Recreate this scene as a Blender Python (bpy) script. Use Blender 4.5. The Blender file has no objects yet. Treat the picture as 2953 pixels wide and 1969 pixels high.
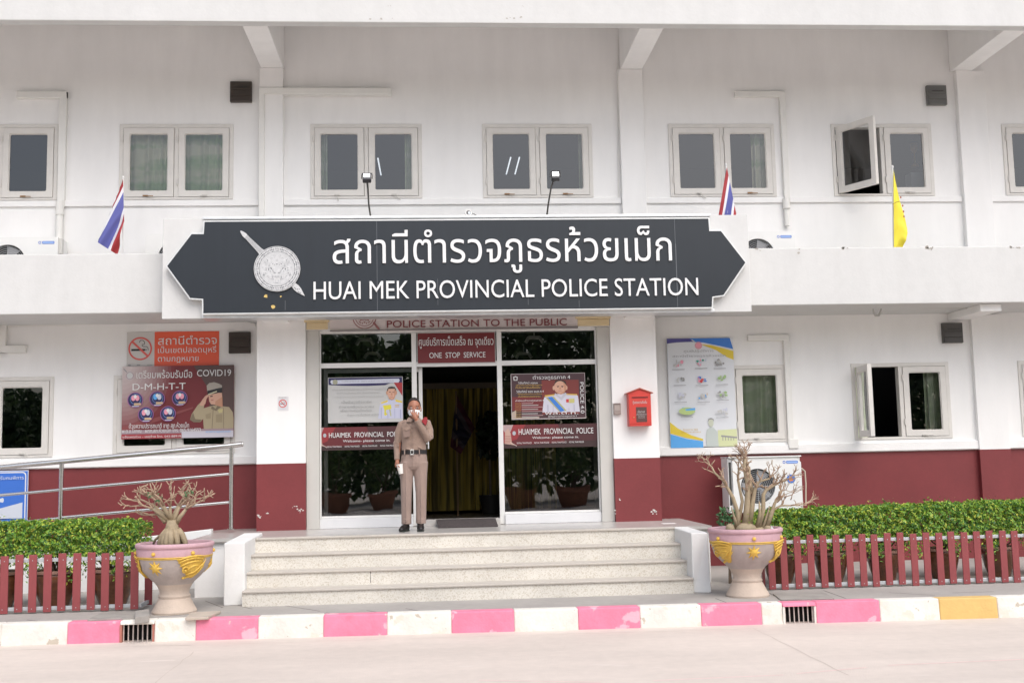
import bpy, math, random
import numpy as np
from mathutils import Vector, Matrix
from mathutils.geometry import delaunay_2d_cdt

random.seed(7)
rng = np.random.default_rng(11)
R = math.radians
scene = bpy.context.scene
COL = scene.collection

# ------------------------------------------------------------------ camera
CAM = Vector((0.0, 0.0, 1.5))
RIGHT = Vector((0.99735212, -0.06934639, -0.02190498))
UPV = Vector((0.01424759, -0.10905024, 0.99393413))
FWD = Vector((0.07131448, 0.9916144, 0.10777347))
FPX = 3200.0 / (2953.0 / 2352.0)          # focal length in units of 1/2352 of the frame width
cam_data = bpy.data.cameras.new('camera')
cam_data.sensor_width = 36.0
cam_data.lens = 3200.0 / 2953.0 * 36.0
cam_data.clip_start = 0.1
cam_data.clip_end = 1000.0
cam = bpy.data.objects.new('camera', cam_data)
COL.objects.link(cam)
rot = Matrix((RIGHT, UPV, -FWD)).transposed()
cam.matrix_world = Matrix.Translation(CAM) @ rot.to_4x4()
scene.camera = cam

# ------------------------------------------------------------------ world, sun, exposure
SUN_EL, SUN_AZ = R(51), R(22)             # azimuth: right of straight behind the camera
world = bpy.data.worlds.new('World')
scene.world = world
world.use_nodes = True
wn, wl = world.node_tree.nodes, world.node_tree.links
bg = wn['Background']
sky = wn.new('ShaderNodeTexSky')
sky.sky_type = 'NISHITA'
sky.sun_disc = False
sky.sun_elevation = SUN_EL
sky.sun_rotation = math.pi - SUN_AZ
sky.dust_density = 3.5
sky.ozone_density = 1.0
hsv = wn.new('ShaderNodeHueSaturation')   # a hazy, whitish sky
hsv.inputs['Saturation'].default_value = 0.7
wl.new(sky.outputs[0], hsv.inputs['Color'])
wl.new(hsv.outputs[0], bg.inputs['Color'])
bg.inputs['Strength'].default_value = 0.13
sun_data = bpy.data.lights.new('sun', 'SUN')
sun_data.energy = 1.1
sun_data.angle = R(60)
sun_data.color = (1.0, 0.99, 0.975)
sun = bpy.data.objects.new('sun', sun_data)
COL.objects.link(sun)
sun_dir = Vector((math.sin(SUN_AZ) * math.cos(SUN_EL), -math.cos(SUN_AZ) * math.cos(SUN_EL), math.sin(SUN_EL)))
sun.rotation_euler = sun_dir.to_track_quat('Z', 'Y').to_euler()
scene.view_settings.view_transform = 'Standard'
scene.view_settings.look = 'None'
scene.view_settings.exposure = 0.6
scene.view_settings.gamma = 1.0
scene.cycles.max_bounces = 10
scene.cycles.transparent_max_bounces = 16

# ------------------------------------------------------------------ helpers
def ray(px, py):
    S = FPX
    return FWD + RIGHT * ((px - 1176.0) / S) - UPV * ((py - 784.1) / S)

def at(px, py, y):
    """world point on the vertical plane Y = y"""
    d = ray(px, py)
    return CAM + d * (y / d.y)

def on_z(px, py, z):
    """world point on the level plane Z = z"""
    d = ray(px, py)
    return CAM + d * ((z - CAM.z) / d.z)

def zoom(x0, y0, w, outw):
    """coordinates measured in an enlargement -> 2352-wide frame"""
    k = w / outw
    f = 2352.0 / 2953.0
    return lambda a, b: ((x0 + a * k) * f, (y0 + b * k) * f)

MATS = {}
def mat(name, base, rough=0.6, metal=0.0, var=0.0, vscale=4.0, bump=0.0, bscale=60.0, spec=0.5,
        stretch=None, var2=None, spots=None, coat=0.0, sheen=0.0):
    """Principled material; var = amount of soft colour variation, spots = (scale, threshold, colour)"""
    if name in MATS:
        return MATS[name]
    m = bpy.data.materials.new(name)
    m.use_nodes = True
    nt = m.node_tree
    n, l = nt.nodes, nt.links
    p = n['Principled BSDF']
    p.inputs['Roughness'].default_value = rough
    p.inputs['Metallic'].default_value = metal
    p.inputs['Specular IOR Level'].default_value = spec
    if coat:
        p.inputs['Coat Weight'].default_value = coat
        p.inputs['Coat Roughness'].default_value = 0.1
    if sheen:
        p.inputs['Sheen Weight'].default_value = sheen
    col = (base[0], base[1], base[2], 1.0)
    p.inputs['Base Color'].default_value = col
    tc = n.new('ShaderNodeTexCoord')
    vec = tc.outputs['Object']
    if stretch:
        mp = n.new('ShaderNodeMapping')
        mp.inputs['Scale'].default_value = stretch
        l.new(vec, mp.inputs['Vector'])
        vec_s = mp.outputs['Vector']
    else:
        vec_s = vec
    cur = None
    def layer(v, scale, amount, detail=6):
        nonlocal cur
        nz = n.new('ShaderNodeTexNoise')
        nz.inputs['Scale'].default_value = scale
        nz.inputs['Detail'].default_value = detail
        nz.inputs['Roughness'].default_value = 0.6
        l.new(v, nz.inputs['Vector'])
        mr = n.new('ShaderNodeMapRange')
        mr.inputs['From Min'].default_value = 0.3
        mr.inputs['From Max'].default_value = 0.7
        mr.inputs['To Min'].default_value = 1.0 - amount
        mr.inputs['To Max'].default_value = 1.0 + amount * 0.5
        l.new(nz.outputs['Fac'], mr.inputs['Value'])
        mx = n.new('ShaderNodeMix')
        mx.data_type = 'RGBA'
        mx.blend_type = 'MULTIPLY'
        mx.inputs['Factor'].default_value = 1.0
        if cur is None:
            mx.inputs['A'].default_value = col
        else:
            l.new(cur, mx.inputs['A'])
        l.new(mr.outputs[0], mx.inputs['B'])
        cur = mx.outputs['Result']
    if var:
        layer(vec_s, vscale, var)
    if var2:
        layer(vec, var2[0], var2[1])
    if spots:
        for sc, th, sc_col in spots:
            nz = n.new('ShaderNodeTexNoise')
            nz.inputs['Scale'].default_value = sc
            nz.inputs['Detail'].default_value = 5
            l.new(vec_s, nz.inputs['Vector'])
            rp = n.new('ShaderNodeMapRange')
            rp.inputs['From Min'].default_value = th
            rp.inputs['From Max'].default_value = th + 0.03
            l.new(nz.outputs['Fac'], rp.inputs['Value'])
            mx = n.new('ShaderNodeMix')
            mx.data_type = 'RGBA'
            l.new(rp.outputs[0], mx.inputs['Factor'])
            if cur is None:
                mx.inputs['A'].default_value = col
            else:
                l.new(cur, mx.inputs['A'])
            mx.inputs['B'].default_value = (*sc_col, 1)
            cur = mx.outputs['Result']
    if cur is not None:
        l.new(cur, p.inputs['Base Color'])
    if bump:
        nz = n.new('ShaderNodeTexNoise')
        nz.inputs['Scale'].default_value = bscale
        nz.inputs['Detail'].default_value = 4
        l.new(vec, nz.inputs['Vector'])
        bp = n.new('ShaderNodeBump')
        bp.inputs['Strength'].default_value = bump
        bp.inputs['Distance'].default_value = 0.01
        l.new(nz.outputs['Fac'], bp.inputs['Height'])
        l.new(bp.outputs[0], p.inputs['Normal'])
    MATS[name] = m
    return m

def flat(name, base, rough=0.45):
    return mat(name, base, rough=rough)

def emit(name, colr, strength):
    m = bpy.data.materials.new(name)
    m.use_nodes = True
    p = m.node_tree.nodes['Principled BSDF']
    p.inputs['Base Color'].default_value = (*colr, 1)
    p.inputs['Emission Color'].default_value = (*colr, 1)
    p.inputs['Emission Strength'].default_value = strength
    return m

def glass(name, tint, ior=1.6):
    m = bpy.data.materials.new(name)
    m.use_nodes = True
    nt = m.node_tree
    n, l = nt.nodes, nt.links
    n.remove(n['Principled BSDF'])
    out = n['Material Output']
    tr = n.new('ShaderNodeBsdfTransparent')
    tr.inputs['Color'].default_value = (*tint, 1)
    gl = n.new('ShaderNodeBsdfGlossy')
    gl.inputs['Roughness'].default_value = 0.0
    gl.inputs['Color'].default_value = (1, 1, 1, 1)
    fr = n.new('ShaderNodeFresnel')
    fr.inputs['IOR'].default_value = ior
    tc = n.new('ShaderNodeTexCoord')
    nz = n.new('ShaderNodeTexNoise')
    nz.inputs['Scale'].default_value = 1.2
    l.new(tc.outputs['Object'], nz.inputs['Vector'])
    bp = n.new('ShaderNodeBump')
    bp.inputs['Strength'].default_value = 0.12
    bp.inputs['Distance'].default_value = 0.02
    l.new(nz.outputs['Fac'], bp.inputs['Height'])
    l.new(bp.outputs[0], gl.inputs['Normal'])
    mx = n.new('ShaderNodeMixShader')
    l.new(fr.outputs[0], mx.inputs[0])
    l.new(tr.outputs[0], mx.inputs[1])
    l.new(gl.outputs[0], mx.inputs[2])
    l.new(mx.outputs[0], out.inputs['Surface'])
    return m

def leaf_mat(name, stops, rough=0.45, trans=0.25):
    m = bpy.data.materials.new(name)
    m.use_nodes = True
    nt = m.node_tree
    n, l = nt.nodes, nt.links
    p = n['Principled BSDF']
    p.inputs['Roughness'].default_value = rough
    ge = n.new('ShaderNodeNewGeometry')
    rp = n.new('ShaderNodeValToRGB')
    el = rp.color_ramp.elements
    while len(el) < len(stops):
        el.new(0.5)
    for e, (pos, c) in zip(el, stops):
        e.position = pos
        e.color = (*c, 1)
    l.new(ge.outputs['Random Per Island'], rp.inputs['Fac'])
    l.new(rp.outputs['Color'], p.inputs['Base Color'])
    tl = n.new('ShaderNodeBsdfTranslucent')
    l.new(rp.outputs['Color'], tl.inputs['Color'])
    mx = n.new('ShaderNodeMixShader')
    mx.inputs[0].default_value = trans
    l.new(p.outputs[0], mx.inputs[1])
    l.new(tl.outputs[0], mx.inputs[2])
    l.new(mx.outputs[0], n['Material Output'].inputs['Surface'])
    return m

def tag(o, label=None, cat=None, group=None, kind=None):
    if label: o['label'] = label
    if cat: o['category'] = cat
    if group: o['group'] = group
    if kind: o['kind'] = kind
    return o

def thing(name, label, cat, loc=(0, 0, 0), group=None):
    o = bpy.data.objects.new(name, None)
    o.empty_display_size = 0.2
    COL.objects.link(o)
    o.location = loc
    return tag(o, label, cat, group)

def origin_of(p):
    v = Vector((0, 0, 0))
    while p is not None:
        v += p.location
        p = p.parent
    return v

def copy_tree(src, parent=None):
    c = src.copy()
    COL.objects.link(c)
    c.parent = parent
    for ch in src.children:
        copy_tree(ch, c)
    return c

class MB:
    """collects shapes in world coordinates; build() links them as one mesh object"""
    def __init__(self):
        self.v, self.f, self.m = [], [], []
        self.mi = 0
    def add(self, verts, faces, mi=None):
        b = len(self.v)
        self.v += [tuple(q) for q in verts]
        self.f += [tuple(b + i for i in q) for q in faces]
        self.m += [self.mi if mi is None else mi] * len(faces)
        return self
    def box(self, x0, x1, y0, y1, z0, z1, mi=None):
        v = [(x0, y0, z0), (x1, y0, z0), (x1, y1, z0), (x0, y1, z0), (x0, y0, z1), (x1, y0, z1), (x1, y1, z1), (x0, y1, z1)]
        return self.add(v, [(0, 3, 2, 1), (4, 5, 6, 7), (0, 1, 5, 4), (1, 2, 6, 5), (2, 3, 7, 6), (3, 0, 4, 7)], mi)
    def hexa(self, bottom, top, mi=None):
        return self.add(list(bottom) + list(top), [(0, 3, 2, 1), (4, 5, 6, 7), (0, 1, 5, 4), (1, 2, 6, 5), (2, 3, 7, 6), (3, 0, 4, 7)], mi)
    def prism(self, pts, y0, y1, mi=None):
        """polygon in XZ (counter-clockwise seen from -Y) extruded from y0 (front) to y1"""
        n = len(pts)
        v = [(x, y0, z) for x, z in pts] + [(x, y1, z) for x, z in pts]
        f = [tuple(range(n)), tuple(range(2 * n - 1, n - 1, -1))]
        f += [(i, i + n, (i + 1) % n + n, (i + 1) % n) for i in range(n)]
        return self.add(v, f, mi)
    def sheet(self, pts, y, mi=None):
        return self.add([(x, y, z) for x, z in pts], [tuple(range(len(pts)))], mi)
    def ring(self, outer, inner, y0, y1, mi=None):
        """frame: two closed XZ outlines with the same number of points"""
        n = len(outer)
        v = [(x, y0, z) for x, z in outer] + [(x, y0, z) for x, z in inner] + [(x, y1, z) for x, z in outer] + [(x, y1, z) for x, z in inner]
        f = []
        for i in range(n):
            j = (i + 1) % n
            f += [(i, j, n + j, n + i), (2 * n + i, 3 * n + i, 3 * n + j, 2 * n + j), (i, 2 * n + i, 2 * n + j, j), (n + i, n + j, 3 * n + j, 3 * n + i)]
        return self.add(v, f, mi)
    def tube(self, pts, rad, n=8, caps=True, mi=None):
        pts = [Vector(p) for p in pts]
        if not hasattr(rad, '__len__'):
            rad = [rad] * len(pts)
        rings, up = [], None
        for i, p in enumerate(pts):
            d = (pts[min(i + 1, len(pts) - 1)] - pts[max(i - 1, 0)])
            if d.length < 1e-9: d = Vector((0, 0, 1))
            d.normalize()
            if up is None:
                up = Vector((0, 0, 1)) if abs(d.z) < 0.9 else Vector((0, 1, 0))
            a = d.cross(up)
            if a.length < 1e-5: a = d.orthogonal()
            a.normalize()
            b = a.cross(d).normalized()
            up = b
            rings.append([p + (a * math.cos(2 * math.pi * k / n) + b * math.sin(2 * math.pi * k / n)) * rad[i] for k in range(n)])
        v = [q for r_ in rings for q in r_]
        f = []
        for i in range(len(pts) - 1):
            for k in range(n):
                kk = (k + 1) % n
                f.append((i * n + k, i * n + kk, (i + 1) * n + kk, (i + 1) * n + k))
        if caps:
            f.append(tuple(range(n - 1, -1, -1)))
            f.append(tuple((len(pts) - 1) * n + k for k in range(n)))
        return self.add(v, f, mi)
    def lathe(self, prof, c, n=48, mi=None, caps=False):
        v, f = [], []
        for r_, z in prof:
            v += [(c[0] + r_ * math.sin(2 * math.pi * k / n), c[1] - r_ * math.cos(2 * math.pi * k / n), c[2] + z) for k in range(n)]
        for i in range(len(prof) - 1):
            for k in range(n):
                kk = (k + 1) % n
                f.append((i * n + k, i * n + kk, (i + 1) * n + kk, (i + 1) * n + k))
        if caps:
            f.append(tuple(range(n - 1, -1, -1)))
            f.append(tuple((len(prof) - 1) * n + k for k in range(n)))
        return self.add(v, f, mi)
    def loft(self, rings, n=20, mi=None):
        """rings of (cx, cy, cz, rx, ry)"""
        v, f = [], []
        for cx, cy, cz, rx, ry in rings:
            v += [(cx + rx * math.cos(2 * math.pi * k / n), cy + ry * math.sin(2 * math.pi * k / n), cz) for k in range(n)]
        for i in range(len(rings) - 1):
            for k in range(n):
                kk = (k + 1) % n
                f.append((i * n + k, i * n + kk, (i + 1) * n + kk, (i + 1) * n + k))
        f.append(tuple(range(n - 1, -1, -1)))
        f.append(tuple((len(rings) - 1) * n + k for k in range(n)))
        return self.add(v, f, mi)
    def ell(self, c, r_, n=14, m_=9, mi=None):
        v, f = [], []
        for i in range(m_ + 1):
            t = math.pi * i / m_
            rr = max(math.sin(t), 1e-3)
            v += [(c[0] + r_[0] * rr * math.cos(2 * math.pi * k / n), c[1] + r_[1] * rr * math.sin(2 * math.pi * k / n), c[2] - r_[2] * math.cos(t)) for k in range(n)]
        for i in range(m_):
            for k in range(n):
                kk = (k + 1) % n
                f.append((i * n + k, i * n + kk, (i + 1) * n + kk, (i + 1) * n + k))
        return self.add(v, f, mi)
    def disc(self, c, r_, y, n=28, mi=None, rz=None):
        rz = r_ if rz is None else rz
        return self.sheet([(c[0] + r_ * math.cos(2 * math.pi * k / n), c[1] + rz * math.sin(2 * math.pi * k / n)) for k in range(n)], y, mi)
    def annulus(self, c, r0, r1, y, n=36, mi=None, rz=1.0):
        v = []
        for rr in (r1, r0):
            v += [(c[0] + rr * math.cos(2 * math.pi * k / n), y, c[1] + rz * rr * math.sin(2 * math.pi * k / n)) for k in range(n)]
        return self.add(v, [(k, (k + 1) % n, (k + 1) % n + n, k + n) for k in range(n)], mi)
    def text(self, body, x0, x1, z0, z1, y, bold=0.0, depth=0.0, mi=None, rot90=False):
        """lettering stretched into the box x0..x1, z0..z1, front face at y, 'depth' thick"""
        pts, tris, edges = glyphs(body, bold)
        if rot90:                                    # reading downwards
            pts = np.stack([pts[:, 1], -pts[:, 0]], 1)
        lo, hi = pts.min(0), pts.max(0)
        q = (pts - lo) / (hi - lo)
        X = x0 + q[:, 0] * (x1 - x0)
        Z = z0 + q[:, 1] * (z1 - z0)
        n = len(q)
        v = [(a, y, b) for a, b in zip(X, Z)]
        self.add(v, [tuple(t) for t in tris], mi)
        if depth:
            v2 = v + [(a, y + depth, b) for a, b in zip(X, Z)]
            self.add(v2, [(a, a + n, b + n, b) for a, b in edges], mi)
        return self
    def build(self, name, mats, parent=None, smooth=False, bevel=0.0, seg=2):
        o_ = origin_of(parent)
        me = bpy.data.meshes.new(name)
        me.from_pydata([(x - o_.x, y - o_.y, z - o_.z) for x, y, z in self.v], [], self.f)
        if not isinstance(mats, (list, tuple)): mats = [mats]
        for mm in mats: me.materials.append(mm)
        if len(mats) > 1:
            me.polygons.foreach_set('material_index', self.m)
        if smooth:
            me.polygons.foreach_set('use_smooth', [True] * len(me.polygons))
            if smooth != True:
                me.set_sharp_from_angle(angle=R(smooth))
        me.update()
        o = bpy.data.objects.new(name, me)
        COL.objects.link(o)
        if parent is not None: o.parent = parent
        if bevel:
            b = o.modifiers.new('bevel', 'BEVEL')
            b.width = bevel
            b.segments = seg
            b.limit_method = 'ANGLE'
            b.angle_limit = R(40)
            b.harden_normals = False
        return o

_glyph_cache = {}
def glyphs(body, bold):
    """outline of a line of text, filled by winding number (built-in font and its Thai fallback)"""
    key = (body, bold)
    if key in _glyph_cache: return _glyph_cache[key]
    c = bpy.data.curves.new('text_source', 'FONT')
    c.body = body
    c.size = 1.0
    c.offset = bold
    c.dimensions = '2D'
    c.fill_mode = 'NONE'
    c.resolution_u = 4
    o = bpy.data.objects.new('text_source', c)
    COL.objects.link(o)
    dg = bpy.context.evaluated_depsgraph_get()
    me = bpy.data.meshes.new_from_object(o.evaluated_get(dg))
    V = np.array([q.co[:2] for q in me.vertices])
    E = [tuple(e.vertices) for e in me.edges]
    bpy.data.objects.remove(o); bpy.data.curves.remove(c); bpy.data.meshes.remove(me)
    out = delaunay_2d_cdt([Vector(p) for p in V], E, [], 0, 1e-5)
    P = np.array([tuple(q) for q in out[0]])
    T = [t for t in out[2] if len(t) == 3]
    T = np.array([tuple(t) for t in T])
    cen = P[T].mean(1)
    A, B = V[[e[0] for e in E]], V[[e[1] for e in E]]
    wn_ = np.zeros(len(cen))
    for i in range(0, len(cen), 400):
        cc = cen[i:i + 400]
        ay, by = A[None, :, 1], B[None, :, 1]
        y = cc[:, 1:2]; x = cc[:, 0:1]
        upc = (ay <= y) & (by > y)
        dnc = (ay > y) & (by <= y)
        t = (y - ay) / np.where(by == ay, 1, by - ay)
        xi = A[None, :, 0] + t * (B[None, :, 0] - A[None, :, 0])
        hit = xi > x
        wn_[i:i + 400] = (upc & hit).sum(1) - (dnc & hit).sum(1)
    T = T[wn_ != 0]
    a = P[T]
    ar = (a[:, 1, 0] - a[:, 0, 0]) * (a[:, 2, 1] - a[:, 0, 1]) - (a[:, 2, 0] - a[:, 0, 0]) * (a[:, 1, 1] - a[:, 0, 1])
    T[ar < 0] = T[ar < 0][:, ::-1]
    cnt = {}
    for t in T:
        for i in range(3):
            cnt[(t[i], t[(i + 1) % 3])] = 1
    ed = [(int(a_), int(b_)) for (a_, b_) in cnt if (b_, a_) not in cnt]
    used = sorted(set(T.ravel().tolist()))
    mp = {u: i for i, u in enumerate(used)}
    res = (P[used], [tuple(mp[int(k)] for k in t) for t in T], [(mp[a_], mp[b_]) for a_, b_ in ed])
    _glyph_cache[key] = res
    return res

def rrect(x0, x1, z0, z1, r_, n=4):
    """rounded rectangle outline, counter-clockwise seen from -Y"""
    pts = []
    for cx, cz, a0 in ((x1 - r_, z0 + r_, -90), (x1 - r_, z1 - r_, 0), (x0 + r_, z1 - r_, 90), (x0 + r_, z0 + r_, 180)):
        for k in range(n + 1):
            a = R(a0 + 90 * k / n)
            pts.append((cx + r_ * math.cos(a), cz + r_ * math.sin(a)))
    return pts

def remesh(mb, name, m, parent, voxel=0.006, smooth=4):
    o = mb.build(name + '_source', m, None)
    md = o.modifiers.new('r', 'REMESH'); md.mode = 'VOXEL'; md.voxel_size = voxel; md.use_smooth_shade = True
    if smooth:
        s = o.modifiers.new('s', 'SMOOTH'); s.iterations = smooth; s.factor = 0.5
    dg = bpy.context.evaluated_depsgraph_get()
    me = bpy.data.meshes.new_from_object(o.evaluated_get(dg))
    src = o.data
    bpy.data.objects.remove(o); bpy.data.meshes.remove(src)
    off = origin_of(parent)
    me.transform(Matrix.Translation(-off))
    me.name = name
    me.polygons.foreach_set('use_smooth', [True] * len(me.polygons))
    if not me.materials: me.materials.append(m)
    o = bpy.data.objects.new(name, me)
    COL.objects.link(o)
    o.parent = parent
    return o

def leaves_mesh(name, pos, nor, size, m, parent, aspect=0.5, jitter=0.9):
    """one small folded leaf at each position"""
    n = len(pos)
    d = nor + rng.normal(0, jitter, (n, 3))
    d /= np.linalg.norm(d, axis=1)[:, None] + 1e-9
    a = rng.normal(0, 1, (n, 3)); a[:, 2] += 0.3
    a -= (a * d).sum(1)[:, None] * d
    a /= np.linalg.norm(a, axis=1)[:, None] + 1e-9
    b = np.cross(d, a)
    L = size * rng.uniform(0.6, 1.3, n)[:, None]
    W = L * aspect
    p0 = pos - a * L * 0.5
    p1 = pos + b * W * 0.5 + d * L * 0.08
    p2 = pos + a * L * 0.5
    p3 = pos - b * W * 0.5 + d * L * 0.08
    V = np.stack([p0, p1, p2, p3], 1).reshape(-1, 3)
    off = origin_of(parent)
    V = V - np.array(off)
    F = np.arange(4 * n).reshape(-1, 4)
    F = np.concatenate([F[:, [0, 1, 2]], F[:, [0, 2, 3]]])
    me = bpy.data.meshes.new(name)
    me.from_pydata(V.tolist(), [], F.tolist())
    me.materials.append(m)
    o = bpy.data.objects.new(name, me)
    COL.objects.link(o)
    o.parent = parent
    return o

# ------------------------------------------------------------------ materials
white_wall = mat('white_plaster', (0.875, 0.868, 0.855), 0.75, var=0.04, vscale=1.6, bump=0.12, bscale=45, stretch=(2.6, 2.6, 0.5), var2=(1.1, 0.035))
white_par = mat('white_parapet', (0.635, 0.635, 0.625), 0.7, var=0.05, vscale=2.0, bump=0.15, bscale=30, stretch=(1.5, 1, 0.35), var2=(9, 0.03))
red_wall = mat('maroon_paint', (0.205, 0.033, 0.036), 0.55, var=0.10, vscale=2.0, bump=0.1, bscale=40, var2=(20, 0.05))
frame_m = mat('window_frame_paint', (0.70, 0.675, 0.635), 0.45, var=0.06, vscale=6)
alu_white = mat('white_aluminium', (0.74, 0.735, 0.715), 0.35, var=0.04, vscale=5)
grey_pil = mat('grey_pilaster', (0.56, 0.545, 0.51), 0.6, var=0.05, vscale=3)
cream = mat('cream_moulding', (0.72, 0.58, 0.35), 0.6, var=0.06, vscale=5)
pane_up = glass('window_glass', (0.86, 0.88, 0.89), 1.9)
pane_door = glass('shop_glass', (0.56, 0.58, 0.57), 2.05)
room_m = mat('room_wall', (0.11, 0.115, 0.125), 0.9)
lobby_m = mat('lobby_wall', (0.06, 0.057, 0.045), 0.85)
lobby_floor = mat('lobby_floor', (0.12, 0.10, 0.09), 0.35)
steel = mat('stainless_steel', (0.68, 0.67, 0.65), 0.22, metal=1.0, var=0.05, vscale=20)
alu = mat('dull_aluminium', (0.78, 0.785, 0.79), 0.32, metal=0.6, var=0.12, vscale=6, bump=0.25, bscale=5)
grey_metal = mat('galvanised_rail', (0.52, 0.55, 0.57), 0.4, metal=0.3, var=0.08, vscale=10)
black_p = mat('black_plastic', (0.02, 0.02, 0.022), 0.45)
dark_m = mat('dark_rubber', (0.055, 0.05, 0.048), 0.9, bump=0.5, bscale=150)
fan_m = mat('brown_plastic', (0.055, 0.043, 0.036), 0.45)
fan_g = mat('grey_plastic', (0.15, 0.15, 0.145), 0.5)
dark_gap = mat('joint_dark', (0.12, 0.11, 0.10), 0.9)  # dark colour of the paving joints and the step crack
pipe_m = mat('painted_pipe', (0.79, 0.78, 0.745), 0.5, var=0.04, vscale=4)
rust_m = mat('rusty_iron', (0.30, 0.17, 0.08), 0.8)
ac_m = mat('ac_white', (0.80, 0.80, 0.78), 0.4, var=0.03, vscale=4)
blue_ink = flat('blue_ink', (0.06, 0.16, 0.62))

def curtain_mat(name, c0, c1, sc=(3, 3, 5)):
    m = mat(name, c0, 0.9)
    nt = m.node_tree; n, l = nt.nodes, nt.links
    tc = n.new('ShaderNodeTexCoord')
    mp = n.new('ShaderNodeMapping'); mp.inputs['Scale'].default_value = sc
    l.new(tc.outputs['Object'], mp.inputs['Vector'])
    nz = n.new('ShaderNodeTexNoise'); nz.inputs['Scale'].default_value = 1.3; nz.inputs['Detail'].default_value = 2
    l.new(mp.outputs[0], nz.inputs['Vector'])
    rp = n.new('ShaderNodeValToRGB')
    rp.color_ramp.elements[0].position = 0.42; rp.color_ramp.elements[0].color = (*c0, 1)
    rp.color_ramp.elements[1].position = 0.58; rp.color_ramp.elements[1].color = (*c1, 1)
    l.new(nz.outputs['Fac'], rp.inputs['Fac'])
    l.new(rp.outputs[0], n['Principled BSDF'].inputs['Base Color'])
    return m
cur_green = curtain_mat('curtain_green', (0.78, 0.76, 0.58), (0.40, 0.55, 0.28), (.5, 2, 3.2))
cur_plain = curtain_mat('curtain_pale', (0.70, 0.74, 0.58), (0.60, 0.68, 0.48))
cur_gold = curtain_mat('curtain_gold', (0.42, 0.31, 0.06), (0.11, 0.085, 0.025), (9, 9, .5))  # upright olive bands paint the shading of the folds into the cloth colour

# concrete of the road and the pavement
road_m = mat('pale_concrete_road', (0.655, 0.575, 0.515), 0.8, var=0.12, vscale=0.7, bump=0.25, bscale=70, stretch=(0.5, 1.6, 1), var2=(9, 0.05), spots=[(3.2, .69, (.66, .585, .53)), (60, .73, (.55, .48, .43))])
pave_m = mat('grey_concrete_paving', (0.395, 0.37, 0.345), 0.85, var=0.14, vscale=1.1, bump=0.3, bscale=50, var2=(12, 0.07))
slab_m = mat('dark_concrete_slab', (0.33, 0.31, 0.285), 0.9, var=0.18, vscale=5, bump=0.4, bscale=60)

def terrazzo(name, base):
    m = mat(name, base, 0.5)
    nt = m.node_tree; n, l = nt.nodes, nt.links
    tc = n.new('ShaderNodeTexCoord')
    vo = n.new('ShaderNodeTexVoronoi'); vo.inputs['Scale'].default_value = 95
    l.new(tc.outputs['Object'], vo.inputs['Vector'])
    rp = n.new('ShaderNodeValToRGB')
    e = rp.color_ramp.elements
    e[0].position = 0.0; e[0].color = (base[0] * 0.80, base[1] * 0.76, base[2] * 0.70, 1)
    e[1].position = 1.0; e[1].color = (min(base[0] * 1.07, .9), min(base[1] * 1.07, .9), min(base[2] * 1.08, .9), 1)
    x = e.new(0.22); x.color = (base[0] * 0.92, base[1] * 0.90, base[2] * 0.87, 1)
    x = e.new(0.34); x.color = (*base, 1)
    sp = n.new('ShaderNodeSeparateColor')
    l.new(vo.outputs['Color'], sp.inputs[0])
    l.new(sp.outputs[0], rp.inputs['Fac'])
    nz = n.new('ShaderNodeTexNoise'); nz.inputs['Scale'].default_value = 2.2; nz.inputs['Detail'].default_value = 5
    l.new(tc.outputs['Object'], nz.inputs['Vector'])
    mr = n.new('ShaderNodeMapRange'); mr.inputs['From Min'].default_value = .3; mr.inputs['From Max'].default_value = .7
    mr.inputs['To Min'].default_value = .88; mr.inputs['To Max'].default_value = 1.05
    l.new(nz.outputs['Fac'], mr.inputs['Value'])
    mx = n.new('ShaderNodeMix'); mx.data_type = 'RGBA'; mx.blend_type = 'MULTIPLY'; mx.inputs['Factor'].default_value = 1
    l.new(rp.outputs[0], mx.inputs['A']); l.new(mr.outputs[0], mx.inputs['B'])
    l.new(mx.outputs['Result'], n['Principled BSDF'].inputs['Base Color'])
    return m
terr = terrazzo('terrazzo_cream', (0.68, 0.65, 0.585))
landing_m = mat('polished_landing', (0.52, 0.50, 0.475), 0.24, var=0.08, vscale=2.0, var2=(30, 0.05))

twig_m = mat('twig_bark', (.20, .15, .11), .9, var=.2, vscale=30)

# ------------------------------------------------------------------ planes of the place
WALL, BALC, ROOFY, COLY, GLY = 15.5, 14.4, 13.75, 14.8, 14.97
LAND = 0.68
ROADZ = -0.205

# ------------------------------------------------------------------ ground
g = MB()
g.add([(-150, -150, ROADZ), (150, -150, ROADZ), (150, 150, ROADZ), (-150, 150, ROADZ)], [(0, 1, 2, 3)])
road = g.build('road', road_m); tag(road, kind='structure')

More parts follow.
